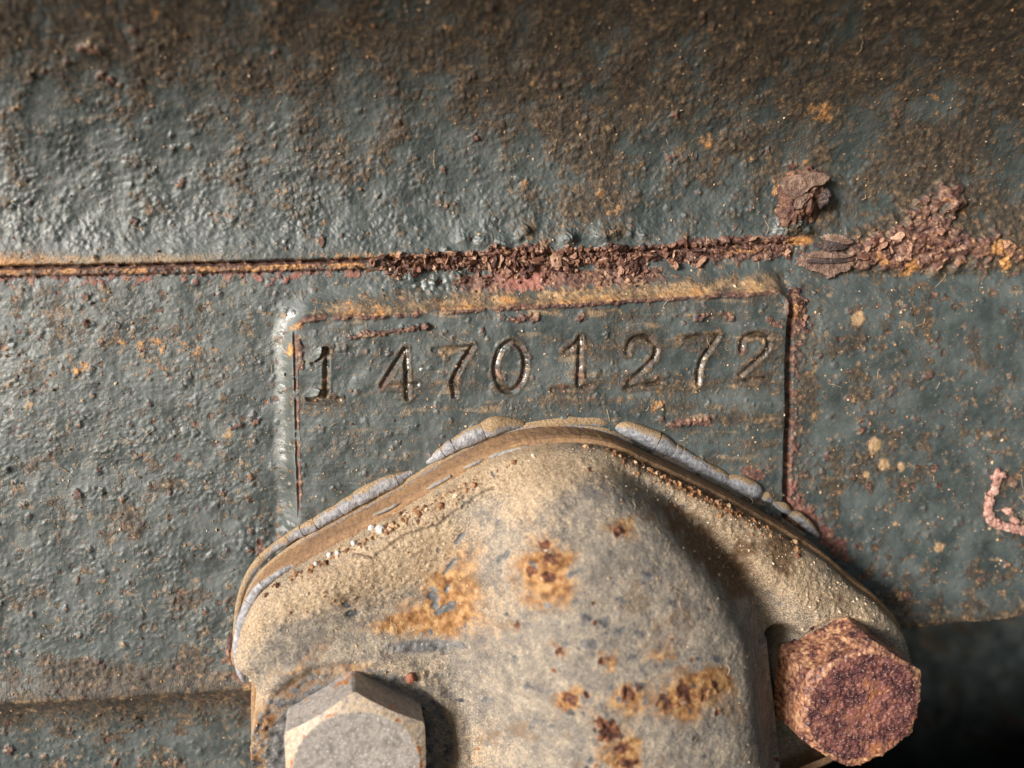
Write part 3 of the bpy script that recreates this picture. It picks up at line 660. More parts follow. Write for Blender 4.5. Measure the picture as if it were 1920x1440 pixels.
vs = np.concatenate(vs); idx = np.arange(nf)
fs = np.concatenate([np.stack([k*nf+idx, k*nf+(idx+1) % nf, (k+1)*nf+(idx+1) % nf, (k+1)*nf+idx], 1) for k in range(len(lev)+1)])
mesh_obj("spacer_plate", to_world(vs), fs, M_SPACER, cover, label="brown dusty spacer plate seen edge on under the cover")

# the casting itself
umin, umax, vmin, vmax = OUT[:, 0].min()-6, OUT[:, 0].max()+6, OUT[:, 1].min()-6, w1(1000, 1640, 150)[1]
cu = np.arange(umin, umax, 2.3); cv = np.arange(vmin, vmax, 2.3)
CU, CV = np.meshgrid(cu, cv)
CDI = poly_sdf(CU, CV, OUT)-15.0+1.2*fbm(CU, CV, 40, 2, 72)
c_lo, c_mid, c_sm, c_fine = fbm(CU, CV, 200, 3, 81), fbm(CU, CV, 60, 3, 82), fbm(CU, CV, 16, 3, 83), fbm(CU, CV, 7, 2, 84)
RD = 78.0; t = np.clip(CDI/RD, 0, 1)
H = 104+8*ss(0, 3, CDI)+52*np.sqrt(np.clip(1-(1-t)**2, 0, 1))
def ctrl(tab):
    """rows (px, py, h) -> wall coordinates"""
    a = np.array(tab, float); u, v = W(a[:, 0], a[:, 1], a[:, 2]); return u, v
# dome: left foot, ridge, right foot down the picture
lu, lv = ctrl([(960, 870, 165), (880, 950, 165), (820, 1060, 160), (815, 1200, 160), (835, 1320, 165), (840, 1440, 170), (840, 1640, 170)])
ru_, rv_ = ctrl([(1065, 858, 170), (1058, 930, 220), (1085, 1040, 266), (1112, 1180, 298), (1130, 1320, 316), (1140, 1440, 324), (1150, 1700, 330)])
fu, fv = ctrl([(1160, 880, 165), (1255, 948, 165), (1358, 1040, 165), (1432, 1140, 185), (1456, 1250, 200), (1470, 1350, 205), (1482, 1460, 210)])
rh = np.array([0, 58, 112, 148, 168, 177, 184.])
vv_ = cv
Lc = np.interp(vv_, lv, lu)[:, None]; Rc = np.interp(vv_, fv, fu)[:, None]; Kc = np.interp(vv_, rv_, ru_)[:, None]; Ah = np.interp(vv_, rv_, rh, left=0)[:, None]
tl_ = np.clip((CU-Lc)/(Kc-Lc+1e-6), 0, 1); tr_ = np.clip((Rc-CU)/(Rc-Kc+1e-6), 0, 1)
pl = 0.55*ss(0, 1, tl_)+0.45*(1-(1-tl_)**2)*ss(0, 0.5, tl_); pr = np.sqrt(np.clip(1-(1-tr_)**2.4, 0, 1))*ss(-0.02, 0.25, tr_)
dome = np.where(CU < Kc, pl, pr)*Ah
for _ in range(24):                                            # casting radii
    d = dome.copy(); d[2:-2, 2:-2] = (dome[2:-2, 2:-2]*2+dome[4:, 2:-2]+dome[:-4, 2:-2]+dome[2:-2, 4:]+dome[2:-2, :-4])/6; dome = d
H = H+dome
# valley left of the dome, spot face round the near bolt, boss under the far bolt
bu, bv = w1(658, 1428, 170); RB = 182.0
rb_ = np.hypot(CU-bu, (CV-bv)*1.0)+4*c_mid
vu, vv0 = w1(745, 1130, 160); H -= 20*gauss(CU, CV, vu, vv0, 130, 70, -25)*ss(10, 60, CDI)
spot = ss(RB+9, RB-7, rb_)*ss(Kc, Lc+10, CU)
H = H*(1-spot)+(158+1.5*c_mid)*spot+7*np.exp(-((rb_-RB-14)/12)**2)*ss(4, 30, CDI)*(CU < Lc+40)
eu, ev = w1(1568, 1275, 168); re_ = np.hypot(CU-eu, CV-ev)+4*c_mid
vg = CU-Rc; H += ss(0, 30, vg)*(ss(20, 90, CDI)*14)-22*np.exp(-((vg-14)/30)**2)*ss(8, 50, CDI)*(CV < rv_[4])
boss = ss(132, 112, re_)*ss(Rc-6, Rc+14, CU); H = H*(1-boss)+(150+2*c_mid)*boss
g_px, g_py = proj(CU, CV, H)
gap_ = ss(0, 22, CU-Rc)*ss(1160, 1235, g_py-22*np.clip((CU-Rc-36)/36, -1, 1.6)**2)*ss(104, 120, re_)*np.maximum(ss(1540, 1500, g_px), ss(1365, 1400, g_py)); H = H*(1-gap_)+40*gap_      # the casting cut away between dome and lug, to leave that gap dark
H += 5*c_lo+2.5*c_mid+1.5*c_sm+0.9*c_fine
PX, PY = proj(CU, CV, H)
cf1, cf2, ccid = worley(CU+5*c_sm, CV+5*c_fine, 13, 91)
tan = 0.35+0.5*c_lo+0.4*ss(70, 20, CDI); orange = np.zeros_like(H); dark = np.zeros_like(H); crust = np.zeros_like(H); brown = np.zeros_like(H); crack = np.zeros_like(H)
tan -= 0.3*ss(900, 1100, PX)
for x, y, rx, ry, g_, a in ((720, 1090, 120, 50, -22, .6), (900, 900, 120, 40, -25, .5), (1060, 870, 130, 40, 0, .5), (1430, 1040, 170, 80, 38, .95), (1000, 960, 110, 60, 0, .35), (560, 1110, 60, 40, -40, .3), (1560, 1120, 100, 50, 40, .3), (1300, 920, 120, 30, 28, .4), (760, 1050, 200, 24, -25, .5)):
    tan += a*gauss(PX, PY, x, y, rx, ry, g_)
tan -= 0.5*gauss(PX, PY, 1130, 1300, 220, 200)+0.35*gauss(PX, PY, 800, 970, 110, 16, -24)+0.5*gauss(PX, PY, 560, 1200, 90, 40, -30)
QX, QY = PX+34*c_mid+12*c_sm, PY+34*fbm(CU, CV, 55, 3, 88)+12*fbm(CU, CV, 15, 2, 89)
for x, y, rx, ry, g_, a in ((810, 1160, 105, 50, -10, .75), (800, 1165, 70, 34, -10, .55), (868, 1060, 38, 95, 25, .7), (860, 1150, 50, 60, 10, .4), (720, 1170, 60, 26, 0, .6), (1025, 1070, 62, 58, 0, 1.0), (1040, 1120, 50, 40, 0, .5), (1155, 1000, 34, 24, 0, .7), (1045, 1225, 20, 18, 0, .6), (1130, 1240, 22, 22, 0, .8), (1285, 1310, 80, 40, -15, 1.0), (1065, 1315, 30, 22, 0, .9), (1180, 1310, 30, 20, -30, .7), (1170, 1420, 30, 40, 20, 1.), (1330, 1270, 40, 26, 0, .6), (1385, 1340, 26, 40, 0, .5), (1230, 1220, 24, 30, 0, .6), (560, 1250, 100, 14, -32, .7), (500, 1350, 16, 30, 0, .5), (620, 1065, 60, 20, -25, .5), (820, 1090, 40, 26, 0, .6), (930, 1190, 30, 60, 0, .3), (1370, 1060, 80, 60, 30, .35), (1140, 885, 40, 10, 10, .5), (900, 1410, 16, 50, 0, .5), (960, 1300, 60, 50, 0, .25), (1260, 1180, 60, 50, 0, .3)):
    orange += a*gauss(QX, QY, x, y, rx, ry, g_)
for x, y, r, a in ((1022, 1022, 13, 1), (1030, 1048, 15, 1.), (995, 1068, 14, 1), (1028, 1078, 15, 1), (1055, 1052, 8, .6), (1160, 996, 12, 1), (1048, 1222, 9, .9), (1128, 1238, 10, .8), (1068, 1308, 18, .9), (1100, 1302, 8, .8), (1178, 1302, 16, 1), (1195, 1290, 8, .8), (1250, 1318, 22, .8), (1285, 1300, 24, .9), (1320, 1300, 18, .7), (1340, 1285, 10, .8), (1140, 1370, 26, 1), (1120, 1352, 16, .9), (1165, 1400, 18, .9), (1175, 1435, 18, .8), (970, 1170, 9, .8), (1262, 1200, 8, .7), (1240, 1235, 7, .6), (500, 1365, 9, .8), (492, 1345, 12, .6), (1020, 1260, 6, .6), (1345, 1335, 9, .8), (1300, 1385, 8, .7), (1120, 1005, 6, .5), (610, 1110, 4, .8), (1370, 1230, 9, .6), (950, 1395, 7, .6)):
    g = ss(r*1.6, r*0.2, np.hypot(PX-x, PY-y)+0.9*r*c_sm+5*c_fine)*a*0.85
    orange += 0.55*a*gauss(QX, QY, x, y, r*2.2, r*2.0)*0.6
    crust = np.maximum(crust, g); H += g*(2+9*(0.55-cf1)-3*np.exp(-((PX-x)**2+(PY-y)**2)/(r*0.5)**2))
lg = fbm(PX, PY, 150, 3, 120); lm = fbm(PX, PY, 50, 3, 121)
brown += 0.55*ss(0.0, 0.45, lg+0.5*lm)*ss(-0.5, 0.3, lm)+0.35*ss(1200, 1420, PX)*ss(1180, 1040, PY); tan += 0.5*lg; orange += 0.45*ss(0.12, 0.5, lm+0.3*lg)*ss(1150, 850, PY-0.2*PX+200)
crust = np.maximum(crust, 0.75*blobs(PX+4*c_sm, PY+4*c_fine, 60, 0.10, 0.13, 93)*ss(880, 960, PX))
dark += 0.45*spot+0.35*spot*ss(0.0, 0.4, c_sm+0.3*c_mid)+0.55*spot*ss(RB-30, RB-52, rb_)
orange += 0.85*spot*ss(RB-48, RB-24, rb_)*ss(760, 640, PX)*(0.8+c_mid)+0.35*ss(RB+26, RB+4, rb_)*ss(-0.2, 0.3, c_mid)*(1-spot)*(PX < 870)
dark += 0.9*gauss(PX, PY, 790, 1212, 85, 16, -3)+0.35*gauss(PX, PY, 560, 1200, 70, 30, -35)*(0.6+c_sm)
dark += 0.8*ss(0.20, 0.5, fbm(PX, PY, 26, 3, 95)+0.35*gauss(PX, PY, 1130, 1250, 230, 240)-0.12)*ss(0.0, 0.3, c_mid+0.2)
dark -= 0.8*gauss(PX, PY, 670, 1245, 70, 18)
for x, y, rx, ry, g_ in ((812, 1118, 13, 9, 30), (838, 1140, 24, 8, -28), (845, 1060, 4, 18, 38), (838, 1105, 4, 10, 30), (815, 1135, 8, 6, 0), (862, 1010, 4, 16, 42), (660, 1150, 16, 6, -20), (650, 1135, 10, 4, 20), (950, 1040, 5, 10, 30), (935, 1050, 4, 8, 30)):
    g = ss(1.2, 0.7, np.hypot(((PX-x)*math.cos(math.radians(g_))+(PY-y)*math.sin(math.radians(g_)))/rx, (-(PX-x)*math.sin(math.radians(g_))+(PY-y)*math.cos(math.radians(g_)))/ry)+0.5*c_sm)
    dark += 1.1*g; H -= 1.6*g; orange -= g; tan -= g
brown += 1.2*gauss(PX, PY, 1305, 1010, 120, 30, 50)*(0.8+c_sm)+0.6*ss(0.25, 0.6, gauss(PX, PY, 1270, 905, 190, 11, 27)+0.5*c_sm)+0.5*gauss(PX, PY, 700, 1130, 60, 20)  # first streak puts the dome's shadow in the right-hand valley into the colour
# crazed patch of old paint
patch = gauss(PX, PY, 800, 975, 130, 20, -25)
k1, k2, _ = worley(PX+6*c_sm, PY*1.0+6*c_fine, 26, 97)
crack += ss(0.10, 0.02, k2-k1)*ss(0.3, 0.6, patch)*0.85
lc = seg_dist(PX+3*c_sm, PY+3*c_sm, [(925, 912), (880, 940), (850, 960), (820, 985), (790, 992), (755, 1005), (740, 1015), (700, 1045), (665, 1037), (660, 1048)])
crack = np.maximum(crack, ss(2.6, 0.8, lc)*0.9)
k3, k4, _ = worley(PX+4*c_sm, PY+4*c_fine, 30, 98)
crack = np.maximum(crack, ss(0.06, 0.015, k4-k3)*0.6*gauss(PX, PY, 880, 1250, 60, 170)*ss(-0.1, 0.2, c_mid))
H -= 2.2*crack
H += 1.8*ss(0.5, 0.2, cf1)*ss(0, 0.5, tan)*(ccid > 0.45)          # caked grit
H = np.where(CDI < 0, np.minimum(H, 104+CDI*2), H)
CPt = xyz(CU, CV, H); CN = grid_normals(CPt)
CAT = dict(tan=clipm(tan), orange=clipm(orange), dark=clipm(dark), rust=clipm(crust), brown=clipm(brown), crack=np.clip(crack, 0, 1))
fm = fc(CDI) > -2.5; sp_f = fc(spot) > 0.5; bs_f = fc(boss) > 0.5
def cpart(name, mask, label=None):
    v, f, a, n = cut(CPt, CN, CAT, mask & fm); return mesh_obj(name, v, f, M_COVER, cover, a, n, True, label)
dm_f = (fc(dome) > 26) & ~sp_f & ~bs_f
cpart("flange", ~(sp_f | bs_f | dm_f))
cpart("dome", dm_f)
cpart("spot_face", sp_f, "dark painted flat seat round the clean bolt")
cpart("bolt_seat", bs_f, "seat under the rusty bolt")
def cover_pt(px, py, it=4):
    hh = np.full(np.shape(px), 170.0)
    for _ in range(it):
        u, v = W(px, py, hh)
        i = np.clip(((v-vmin)/2.3).round().astype(int), 0, len(cv)-1); j = np.clip(((u-umin)/2.3).round().astype(int), 0, len(cu)-1); hh = H[i, j]
    return CPt[i, j].copy(), i, j
# grit lying on the cover
gi = rng.integers(0, len(cv), 15000); gj = rng.integers(0, len(cu), 15000)
ok = (CDI[gi, gj] > 3) & (rng.random(15000) < 0.10+0.8*tan[gi, gj]-0.7*np.clip(dark[gi, gj], 0, 1)); gi, gj = gi[ok], gj[ok]
scatter("dust_grains", CPt[gi, gj]+np.array([0, -0.4*S, 0]), rng.gamma(2.2, 0.45, len(gi)).clip(0.5, 3.0), OCT, M_GRAIN, cover, rng.beta(3.0, 1.8, len(gi)))
ex = np.concatenate([rng.normal(1300, 130, 420), rng.normal(720, 150, 260)]); ey = np.where(np.arange(680) < 420, 905+(ex-1270)*0.52+rng.normal(0, 9, 680), 985-(ex-720)*0.5+rng.normal(0, 14, 680))
ep, ei, ej = cover_pt(ex, ey); ok = CDI[ei, ej] > 1
scatter("dirt_clods", ep[ok], rng.gamma(2.2, 0.9, ok.sum()).clip(1, 5), ico(1), M_GRAIN, cover, rng.beta(1.2, 2.8, ok.sum()), 0.25)

# ------------------------------------------------------------------ sealant squeezed out between the layers, cracked into lengths
def bead(name, parent, pts, lift, soil=0.0, seed=0, flat=0.75):
    """pts rows (px, py, radius); a row with radius < 0 starts a new length"""
    runs = [[]]
    for x, y, r in pts:
        if r < 0:
            runs[-1].append((x, y, -r)); runs.append([(x, y, -r)])
        else: runs[-1].append((x, y, r))
    for i, run in enumerate(runs):
        if len(run) < 2: continue
        a = np.array(run, float); s_ = spline(a, 9)
        hh = lift+0.55*s_[:, 2]
        u, v = W(s_[:, 0], s_[:, 1], hh)
        q = np.column_stack([u, v, hh])
        gap = 0.7                                              # the crack
        T = q[1]-q[0]; q[0] += T/np.linalg.norm(T)*gap; T = q[-2]-q[-1]; q[-1] += T/np.linalg.norm(T)*gap
        R_ = s_[:, 2].copy()*(1+0.05*np.sin(np.arange(len(s_))*0.33+seed*2+i))
        e = np.linspace(0, 1, len(R_))
        q2 = np.concatenate([q[:1]-0.0, q, q[-1:]]); R2 = np.concatenate([[R_[0]*0.95], R_, [R_[-1]*0.95]])
        q2[0] -= (q[1]-q[0])/np.linalg.norm(q[1]-q[0])*0.5; q2[-1] += (q[-1]-q[-2])/np.linalg.norm(q[-1]-q[-2])*0.5
        V_, F_ = tube(q2, R2*1.05, 18, 0.0, seed+i*3, True, flat)
        sl = soil[i] if isinstance(soil, (list, tuple)) else soil
        mesh_obj(name, to_world(V_), F_, M_SEAL, parent, {"soil": np.full(len(V_), sl)})
ob = mesh_obj("outer_sealant", *[np.array([[0, 0, 0], [0, 0, 0], [0, 0, 0]]), [(0, 1, 2)]], M_SEAL, cover) if False else None
outer = [(444, 1225, 4), (442, 1185, 5), (446, 1145, -5.5), (455, 1106, 6), (470, 1074, 7), (492, 1046, -8), (515, 1026, 8), (541, 1010, -9), (556, 1000, 10), (567, 995, -11), (580, 988, 11.5), (593, 982, -12), (615, 968, 12), (639, 955, -12.5), (654, 945, 13), (669, 936, -13.5), (695, 921, 15), (722, 908, 14), (745, 899, -12), (758, 892, 9), (774, 883, 5)]
bead("sealant_segment", cover, outer, 23, [.55, .5, .3, .1, .2, -.1, .1, 0, -.2, .3], 3)
bead("sealant_segment", cover, [(793, 871, 3), (812, 860, 8), (831, 848, -11), (841, 841, 12), (851, 835, -12.5), (880, 820, 15), (907, 808, -16), (930, 798, 17), (955, 795, 13), (982, 795, 6)], 23, [-.2, -.2, -.1, .55], 17)
bead("sealant_segment", cover, [(975, 800, 7), (1015, 795, 10), (1060, 790, 11), (1083, 790, -11), (1110, 788, 11), (1130, 791, 9), (1143, 800, 4)], 20, [.9, .8], 29)
bead("sealant_segment", cover, [(1152, 800, 6), (1172, 803, 13), (1200, 813, 17), (1231, 827, -18), (1250, 838, 16), (1262, 845, -14), (1274, 851, -13.5), (1296, 864, 14), (1310, 872, -14), (1327, 881, -13.5), (1345, 890, 13), (1361, 899, -11), (1378, 903, 14), (1396, 911, 18), (1414, 920, 16), (1427, 927, 8)], 23, [.1, -.1, -.1, -.1, 0, 0, .0], 37)
bead("sealant_segment", cover, [(1427, 927, 7), (1437, 931, 10), (1448, 939, 6)], 23, .5, 40)
bead("sealant_segment", cover, [(1448, 941, 6), (1460, 946, 8), (1471, 953, 10), (1480, 960, 6)], 23, .4, 43)
bead("sealant_segment", cover, [(1480, 962, 6), (1496, 969, 10), (1507, 978, -10), (1520, 990, 9), (1534, 1005, 4)], 23, .2, 47)
bead("sealant_segment", cover, [(458, 1278, 3), (451, 1258, 7), (448, 1232, -9), (449, 1205, 10.5), (453, 1178, -10.5), (460, 1150, 10), (469, 1128, -9), (482, 1107, 8), (493, 1096, -7.5), (512, 1082, 6), (534, 1068, 5), (553, 1058, 3)], 100, -.35, 53)
for k, run in enumerate(([(800, 917, 2), (822, 904, 4), (845, 892, 3)], [(915, 858, 2), (935, 851, 4.5), (950, 847, -5), (965, 843, 5), (980, 840, 5), (990, 837, 3)], [(700, 966, 2), (725, 955, 3), (745, 945, 2)], [(868, 878, 2), (890, 868, 3.5), (905, 861, 2)])):
    bead("sealant_segment", cover, run, 103, 0, 60+k)

bead("sealant_film", cover, [(452, 1225, 4), (450, 1165, 4), (461, 1122, 4), (484, 1082, 5), (521, 1046, 5), (573, 1010, 6), (641, 972, 6), (701, 941, 6), (753, 911, 7), (803, 880, 7), (863, 847, 6), (923, 818, 6), (985, 801, 6), (1060, 797, 6), (1130, 806, 6), (1200, 837, 6), (1270, 868, 6), (1350, 908, 6), (1420, 948, 5), (1480, 984, 4), (1510, 1003, 3)], 24, 0.45, 71)
# ------------------------------------------------------------------ bolts
def hex_bolt(name, label, px, py, htop, hbase, rpx, ang, noise_amp, mat, cham=0.92, base_flare=0.0, seed=0, tilt=(0, 0)):
    u0, v0 = w1(px, py, htop); u1, _ = w1(px+rpx, py, htop); RC = u1-u0; AP = RC*math.cos(math.pi/6); HT = htop-hbase
    o = empty(name, label, "bolt", u0, v0, hbase, "hex bolts of the cover")
    na = 420; th = np.arange(na)*2*math.pi/na
    ph = (th % (math.pi/3))-math.pi/6; RH = AP/np.cos(ph)
    RH = np.minimum(RH, RC*0.985)
    rings = []; kinds = []
    RCc = AP*cham
    for f in np.linspace(0.02, 1, 64):
        r = RH*f; z = HT-np.maximum(0, r-RCc)*0.50; rings.append((r, z)); kinds.append(0 if f < 1 else 0)
    ztop = rings[-1][1]
    for f in np.linspace(0.03, 1, 34):
        rings.append((RH*(1+base_flare*f**3), ztop*(1-f))); kinds.append(1)
    r = np.array([a for a, b in rings]); z = np.array([b for a, b in rings])
    x = r*np.cos(th+ang)[None]; y = r*np.sin(th+ang)[None]
    q = np.stack([x, y, z], -1)
    # outward normals of the clean head, then pitting along them
    du = np.gradient(q, axis=0); dv = np.roll(q, -1, 1)-np.roll(q, 1, 1); n = np.cross(du, dv); n /= np.linalg.norm(n, axis=-1, keepdims=True)+1e-9
    if n[5, :, 2].mean() < 0: n = -n
    a3 = x*1.0+z*0.8+seed*91; b3 = y*1.0-z*0.6
    a3 = np.where(np.arange(len(r))[:, None] > 63, (th*RC)[None]+300+0*r, a3); b3 = np.where(np.arange(len(r))[:, None] > 63, z+400+0*r, b3)
    wb, _, wc_ = worley(a3+2*fbm(a3, b3, 9, 2, 5), b3, 8.5, 103+seed)
    d = noise_amp*(0.9*fbm(a3, b3, 40, 2, 101+seed)+1.5*np.clip(0.7-wb, 0, 1)*wc_+0.35*fbm(a3, b3, 6, 2, 104+seed))
    q = q+n*d[..., None]
    tx, ty = tilt; q[..., 0] += q[..., 2]*tx-HT*tx; q[..., 1] += q[..., 2]*ty-HT*ty
    chamf = ss(RCc*0.93, RCc*1.01, r)*(np.arange(len(r))[:, None] <= 63)
    side = (np.arange(len(r))[:, None] > 63)*np.ones_like(r)
    vv = np.stack([u0+q[..., 0], v0+q[..., 1], hbase+q[..., 2]], -1)
    nr = len(rings); idx = np.arange(nr*na).reshape(nr, na); nx = np.roll(idx, -1, 1)
    F_ = np.stack([idx[:-1], idx[1:], nx[1:], nx[:-1]], -1)
    fl = (fbm(a3, b3, 40, 3, 111+seed))
    att = dict(dust=np.clip(chamf*0.6+side*(0.12 if seed == 1 else 0.62)+0.5*fl*side, 0, 1), rust=np.clip(np.exp(-((r-RCc*1.02)/5)**2)*(0.25+1.4*fl)*(np.arange(nr)[:, None] <= 66)+side*ss(0.25, 0.5, fl)*0.7, 0, 1))  # dust; on the rusted bolt it also paints the sides lighter than the top
    def seg(nm, rows, extra=None, lab=None):
        f_ = F_[rows].reshape(-1, 4); used = np.unique(f_); mp = np.full(nr*na, -1); mp[used] = np.arange(len(used))
        f2_ = mp[f_]
        V_ = to_world(vv.reshape(-1, 3)[used]); at = {k: a.reshape(-1)[used] for k, a in att.items()}
        if extra:
            V_ = np.concatenate([V_, to_world(np.array([[u0, v0, htop+0.0]]))]); at = {k: np.append(a, 0) for k, a in at.items()}
            c = len(V_)-1; fl_ = f2_.tolist()+[(c, int(mp[idx[0, k]]), int(mp[nx[0, k]])) for k in range(na)]
            ob_ = mesh_obj(nm, V_, fl_, mat, o, at)
        else: ob_ = mesh_obj(nm, V_, f2_, mat, o, at)
        return ob_
    itop = int(np.argmin(np.abs(np.linspace(0.02, 1, 64)*AP-RCc)))
    seg("top_face", slice(0, itop), True); seg("chamfer", slice(itop, 63)); 
    body = seg("hex_sides", slice(63, nr-1))
    return o
hex_bolt("hex_bolt", "clean beige grey hex bolt in the dark seat of the cover", 669, 1441, 236, 156, 150, math.pi/6+math.pi/3, 0.9, M_STEEL, 0.91, 0, 1, (0.10, 0.0))
hex_bolt("hex_bolt", "thickly rusted maroon hex bolt on the dark side of the dome", 1618, 1326, 236, 146, 122, math.pi/6+math.pi/3+0.06, 3.4, M_BOLTRUST, 0.95, 0.07, 2, (0.04, 0.0))

# ------------------------------------------------------------------ lumps, flakes and strands on the casing
def lump(name, parent, px, py, rx, ry, rz, mat, seed, ang=0, sub=4, rough=0.4, lift=0.0):
    v, f = ico(sub); c, s = math.cos(ang), math.sin(ang)
    a = np.arctan2(v[:, 1], v[:, 0])*2.2+seed*7; b = v[:, 2]*2.4+v[:, 0]*1.3
    k = 1+rough*(0.9*fbm(a, b, 1.6, 3, 130+seed)+0.5*fbm(v[:, 0]*3+seed, v[:, 1]*3+v[:, 2]*2.5, .8, 3, 131+seed))
    q = v*k[:, None]*np.array([rx, ry, rz]); q = np.stack([q[:, 0]*c-q[:, 1]*s, q[:, 0]*s+q[:, 1]*c, q[:, 2]], 1)
    p, _, _ = wall_pt(np.array([px]), np.array([py])); hb = -p[0, 1]/S
    u0, v0 = p[0, 0]/S, -p[0, 2]/S
    q = q+np.array([u0, v0, hb+lift])
    return mesh_obj(name, to_world(q), f, mat, parent), (u0, v0, hb)
def sheet(name, parent, outline, base, mat, thick, curl, seed, label=None, rgh=1.0):
    """a flake: rows of an irregular leaf, with real thickness, curling off the wall. outline rows (px,py) in picture points on the wall"""
    u, v = W(np.array([p[0] for p in outline], float), np.array([p[1] for p in outline], float), np.full(len(outline), base))
    c = np.array([u.mean(), v.mean()]); B = spline(np.stack([u, v], 1), 9, True); n = len(B)
    B = c+(B-c)*(1+0.30*fbm(np.arange(n)*1.0, np.zeros(n), 5, 4, seed, 0.7)[:, None])
    top = []; rr = np.linspace(0, 1, 9)[1:]
    for r in rr:
        q = c+(B-c)*r; top.append(np.column_stack([q, base+curl(q[:, 0]-c[0], q[:, 1]-c[1], r)+rgh*(2.2*fbm(q[:, 0], q[:, 1], 16, 2, seed+1, sx=0.4)+1.6*fbm(q[:, 0], q[:, 1], 6, 2, seed+2))]))
    T_ = np.concatenate([[[c[0], c[1], base+float(curl(np.zeros(1), np.zeros(1), 0)[0])]]]+top); Bm = T_.copy(); Bm[:, 2] -= thick
    m = len(T_); F = []
    for s_, o_ in ((1, 0), (-1, m)):
        for k in range(n):
            t_ = (o_, o_+1+k, o_+1+(k+1) % n); F.append(t_[::s_])
            for r in range(len(rr)-1):
                a = o_+1+r*n+k; b = o_+1+r*n+(k+1) % n; t_ = (a, a+n, b+n, b); F.append(t_[::s_])
    e = 1+(len(rr)-1)*n
    for k in range(n):
        a = e+k; b = e+(k+1) % n; F.append((a, m+a, m+b, b))
    return mesh_obj(name, to_world(np.concatenate([T_, Bm])), F, mat, parent, label=label)
# rust lump with a torn shell
p, _, _ = wall_pt(np.array([1505]), np.array([368])); pu, pv, ph_ = p[0, 0]/S, -p[0, 2]/S, -p[0, 1]/S
lr = empty("rust_lump", "crumbly rust lump with a torn shell on the wall above the seam", "rust lump", pu, pv, ph_)
lump("core", lr, 1503, 362, 40, 50, 30, M_RUST, 1, 0.35, 5, 0.5)
lump("core", lr, 1478, 395, 26, 30, 20, M_RUST, 2, 0.2, 4, 0.5)
lump("pellet", lr, 1530, 372, 15, 19, 22, M_BARKDARK, 3, 0, 4, 0.3, 12)
sheet("shell_flake", lr, [(1470, 345), (1500, 325), (1530, 322), (1556, 332), (1545, 345), (1525, 350), (1505, 365), (1488, 372)], ph_+38, M_BARK, 3, lambda x, y, r: 0.10*x-0.004*x*x*0.5-0.1*y, 141)
sheet("shell_flake", lr, [(1500, 350), (1512, 345), (1516, 362), (1510, 380), (1498, 392), (1490, 384)], ph_+34, M_BARK, 3, lambda x, y, r: -0.01*x*x, 143)
# layered flake lying over the seam
p, _, _ = wall_pt(np.array([1556]), np.array([488])); fu_, fv_, fh_ = p[0, 0]/S, -p[0, 2]/S, -p[0, 1]/S
fl = empty("rust_flake", "grey brown bark like rust flake with black layers lying across the seam", "rust flake", fu_, fv_, fh_)
sheet("layer", fl, [(1498, 492), (1520, 474), (1548, 470), (1585, 476), (1612, 482), (1604, 496), (1590, 508), (1572, 512), (1556, 522), (1540, 512), (1520, 506)], fh_+9, M_BARK, 4, lambda x, y, r: -0.0016*x*x+0.05*x+0.002*y*y, 151)
sheet("layer", fl, [(1512, 489), (1540, 483), (1575, 485), (1596, 484), (1592, 491), (1560, 494), (1530, 494)], fh_+13, M_BARKDARK, 3, lambda x, y, r: -0.001*x*x, 153, "black layer")
sheet("layer", fl, [(1515, 480), (1545, 474), (1580, 478), (1605, 478), (1585, 484), (1550, 484)], fh_+16, M_BARK, 3, lambda x, y, r: -0.001*x*x, 155)
sheet("layer", fl, [(1530, 456), (1545, 450), (1572, 455), (1592, 462), (1580, 468), (1552, 470), (1536, 464)], fh_+15, M_BARKDARK, 4, lambda x, y, r: -0.002*x*x, 157, "black layer")
sheet("layer", fl, [(1540, 444), (1560, 438), (1592, 446), (1600, 456), (1578, 458), (1552, 452)], fh_+11, M_BARK, 4, lambda x, y, r: 0.06*x, 159)
# pink L-shaped strand
sp = spline([(1856, 878, 12), (1853, 900, 13), (1842, 925, 13), (1838, 950, 13), (1846, 970, 14), (1866, 978, 12), (1890, 984, 13), (1925, 988, 13), (1965, 994, 12)], 12)
p, _, _ = wall_pt(sp[:, 0], sp[:, 1]); q = np.column_stack([p[:, 0]/S, -p[:, 2]/S, -p[:, 1]/S+5])
st = empty("crusty_strand", "pink crusty strand bent like an L stuck to the casing", "strand", *q[30])
V_, F_ = tube(q, sp[:, 2]*0.72, 22, 0.3, 5, flat=0.5); mesh_obj("crust", to_world(V_), F_, M_STRAND, st)
for x, y, r, sd_ in ((1875, 952, 10, 1), (1885, 968, 9, 2), (1850, 890, 8, 3), (1862, 884, 8, 4)):
    lump("crumb", st, x, y, r, r*0.8, 9, M_STRAND, 20+sd_, 0.4, 3, 0.5, 5)
# curled paint beside the first stamped numeral
for ol, sd_, c_ in (([(584, 668), (592, 655), (602, 648), (604, 655), (600, 668), (590, 677), (583, 678)], 161, .035), ([(568, 742), (576, 733), (590, 728), (600, 730), (596, 741), (582, 745)], 163, .03)):
    sheet("paint_curl", pad, ol, 29.5, M_PEEL, 1.2, (lambda k: (lambda x, y, r: k*0.6*x*x*0.5+0.25*x+2.2))(c_), sd_, rgh=0.15)
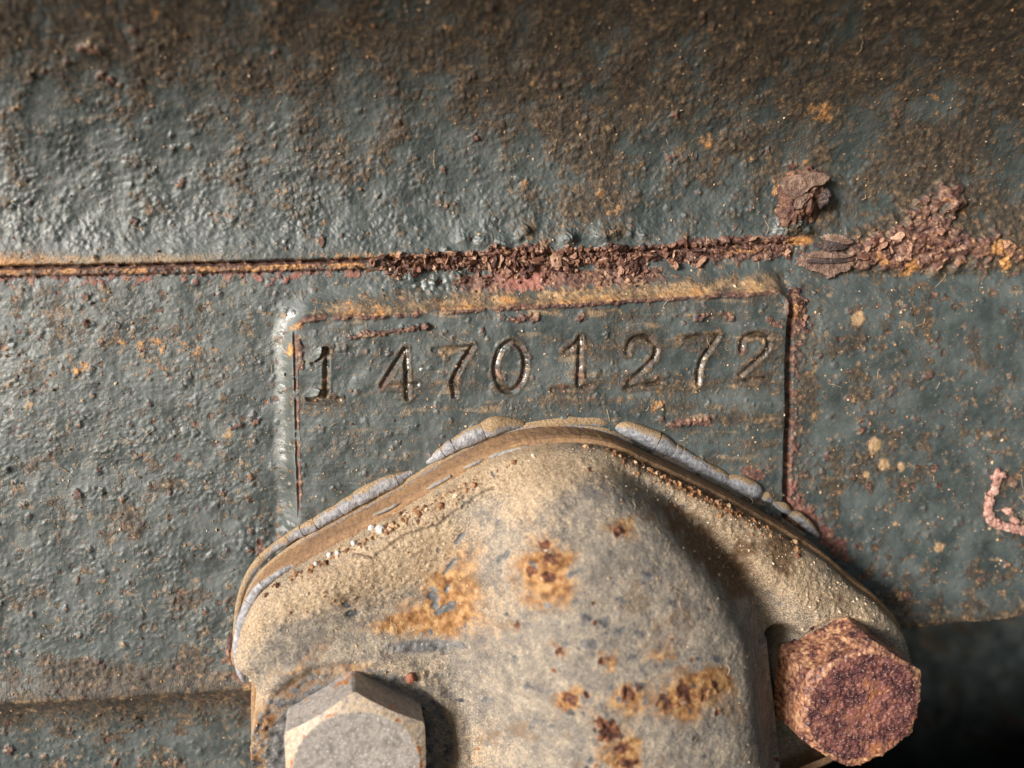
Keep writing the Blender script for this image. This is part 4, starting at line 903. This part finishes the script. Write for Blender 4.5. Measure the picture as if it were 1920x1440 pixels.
# pale crumbs and one red pebble on the cover
def pebble(name, label, cat, px, py, r, mat, seed, group=None):
    c, _, _ = cover_pt(np.array([px]), np.array([py])); v, f = ico(3)
    k = 1+0.25*fbm(v[:, 0]*2+seed, v[:, 1]*2+v[:, 2], 1, 2, seed)
    q = v*k[:, None]*np.array([r, r*0.85, r*1.1])*S; q = q[:, [0, 1, 2]]+c[0]+np.array([0, -0.6*r*S, 0])
    o = mesh_obj(name, q, f, mat); o['label'] = label; o['category'] = cat
    if group: o['group'] = group
crumbs = [(716, 970, 7.5, "largest pale crumb on the upper edge of the cover"), (699, 976, 5.5, "oval pale crumb beside the largest one on the cover edge")]
for x, y, r, l in crumbs: pebble("sealant_crumb", l, "crumb", x, y, r, M_PALE, int(x), "pale crumbs on the cover edge")
for x, y, r, w_ in ((669, 995, 4.5, "uppermost"), (638, 1013, 4, "second uppermost"), (625, 1019, 4.5, "third uppermost"), (600, 1035, 4.5, "lowest")):
    pebble("sealant_crumb", w_+" of the four small pale crumbs along the cover edge", "crumb", x, y, r, M_PALE, int(x), "pale crumbs on the cover edge")
pebble("pebble", "small red pebble lying beside the clean bolt", "pebble", 771, 1267, 8.5, M_PEBBLE, 5)
# loose fibres
def fibres(name, parent, spots, ptf, lift):
    VV, FF, n0 = [], [], 0
    for (x, y) in spots:
        a = rng.uniform(0, 6.28); L = rng.uniform(8, 34); b = rng.normal(0, 0.6); k = np.linspace(0, 1, 7)
        px = x+L*k*np.cos(a+b*k); py = y+L*k*np.sin(a+b*k)
        p = ptf(px, py)[0]; q = np.column_stack([p[:, 0]/S, -p[:, 2]/S, -p[:, 1]/S+lift*(0.3+np.sin(k*3.1))])
        V_, F_ = tube(q, np.full(7, 0.42), 4, cap=False); VV.append(V_); FF.append(np.array(F_)+n0); n0 += len(V_)
    mesh_obj(name, to_world(np.concatenate(VV)), np.concatenate(FF), M_FIBRE, parent, kind="stuff")
fibres("loose_fibres", casing, [(rng.uniform(20, 1900), rng.uniform(20, 900)) for _ in range(60)]+[(1890+rng.normal(0, 14), 950+rng.normal(0, 22)) for _ in range(8)], wall_pt, 2.2)
fibres("loose_fibres", cover, [(rng.uniform(600, 1560), rng.uniform(900, 1300)) for _ in range(70)], cover_pt, 2.2)
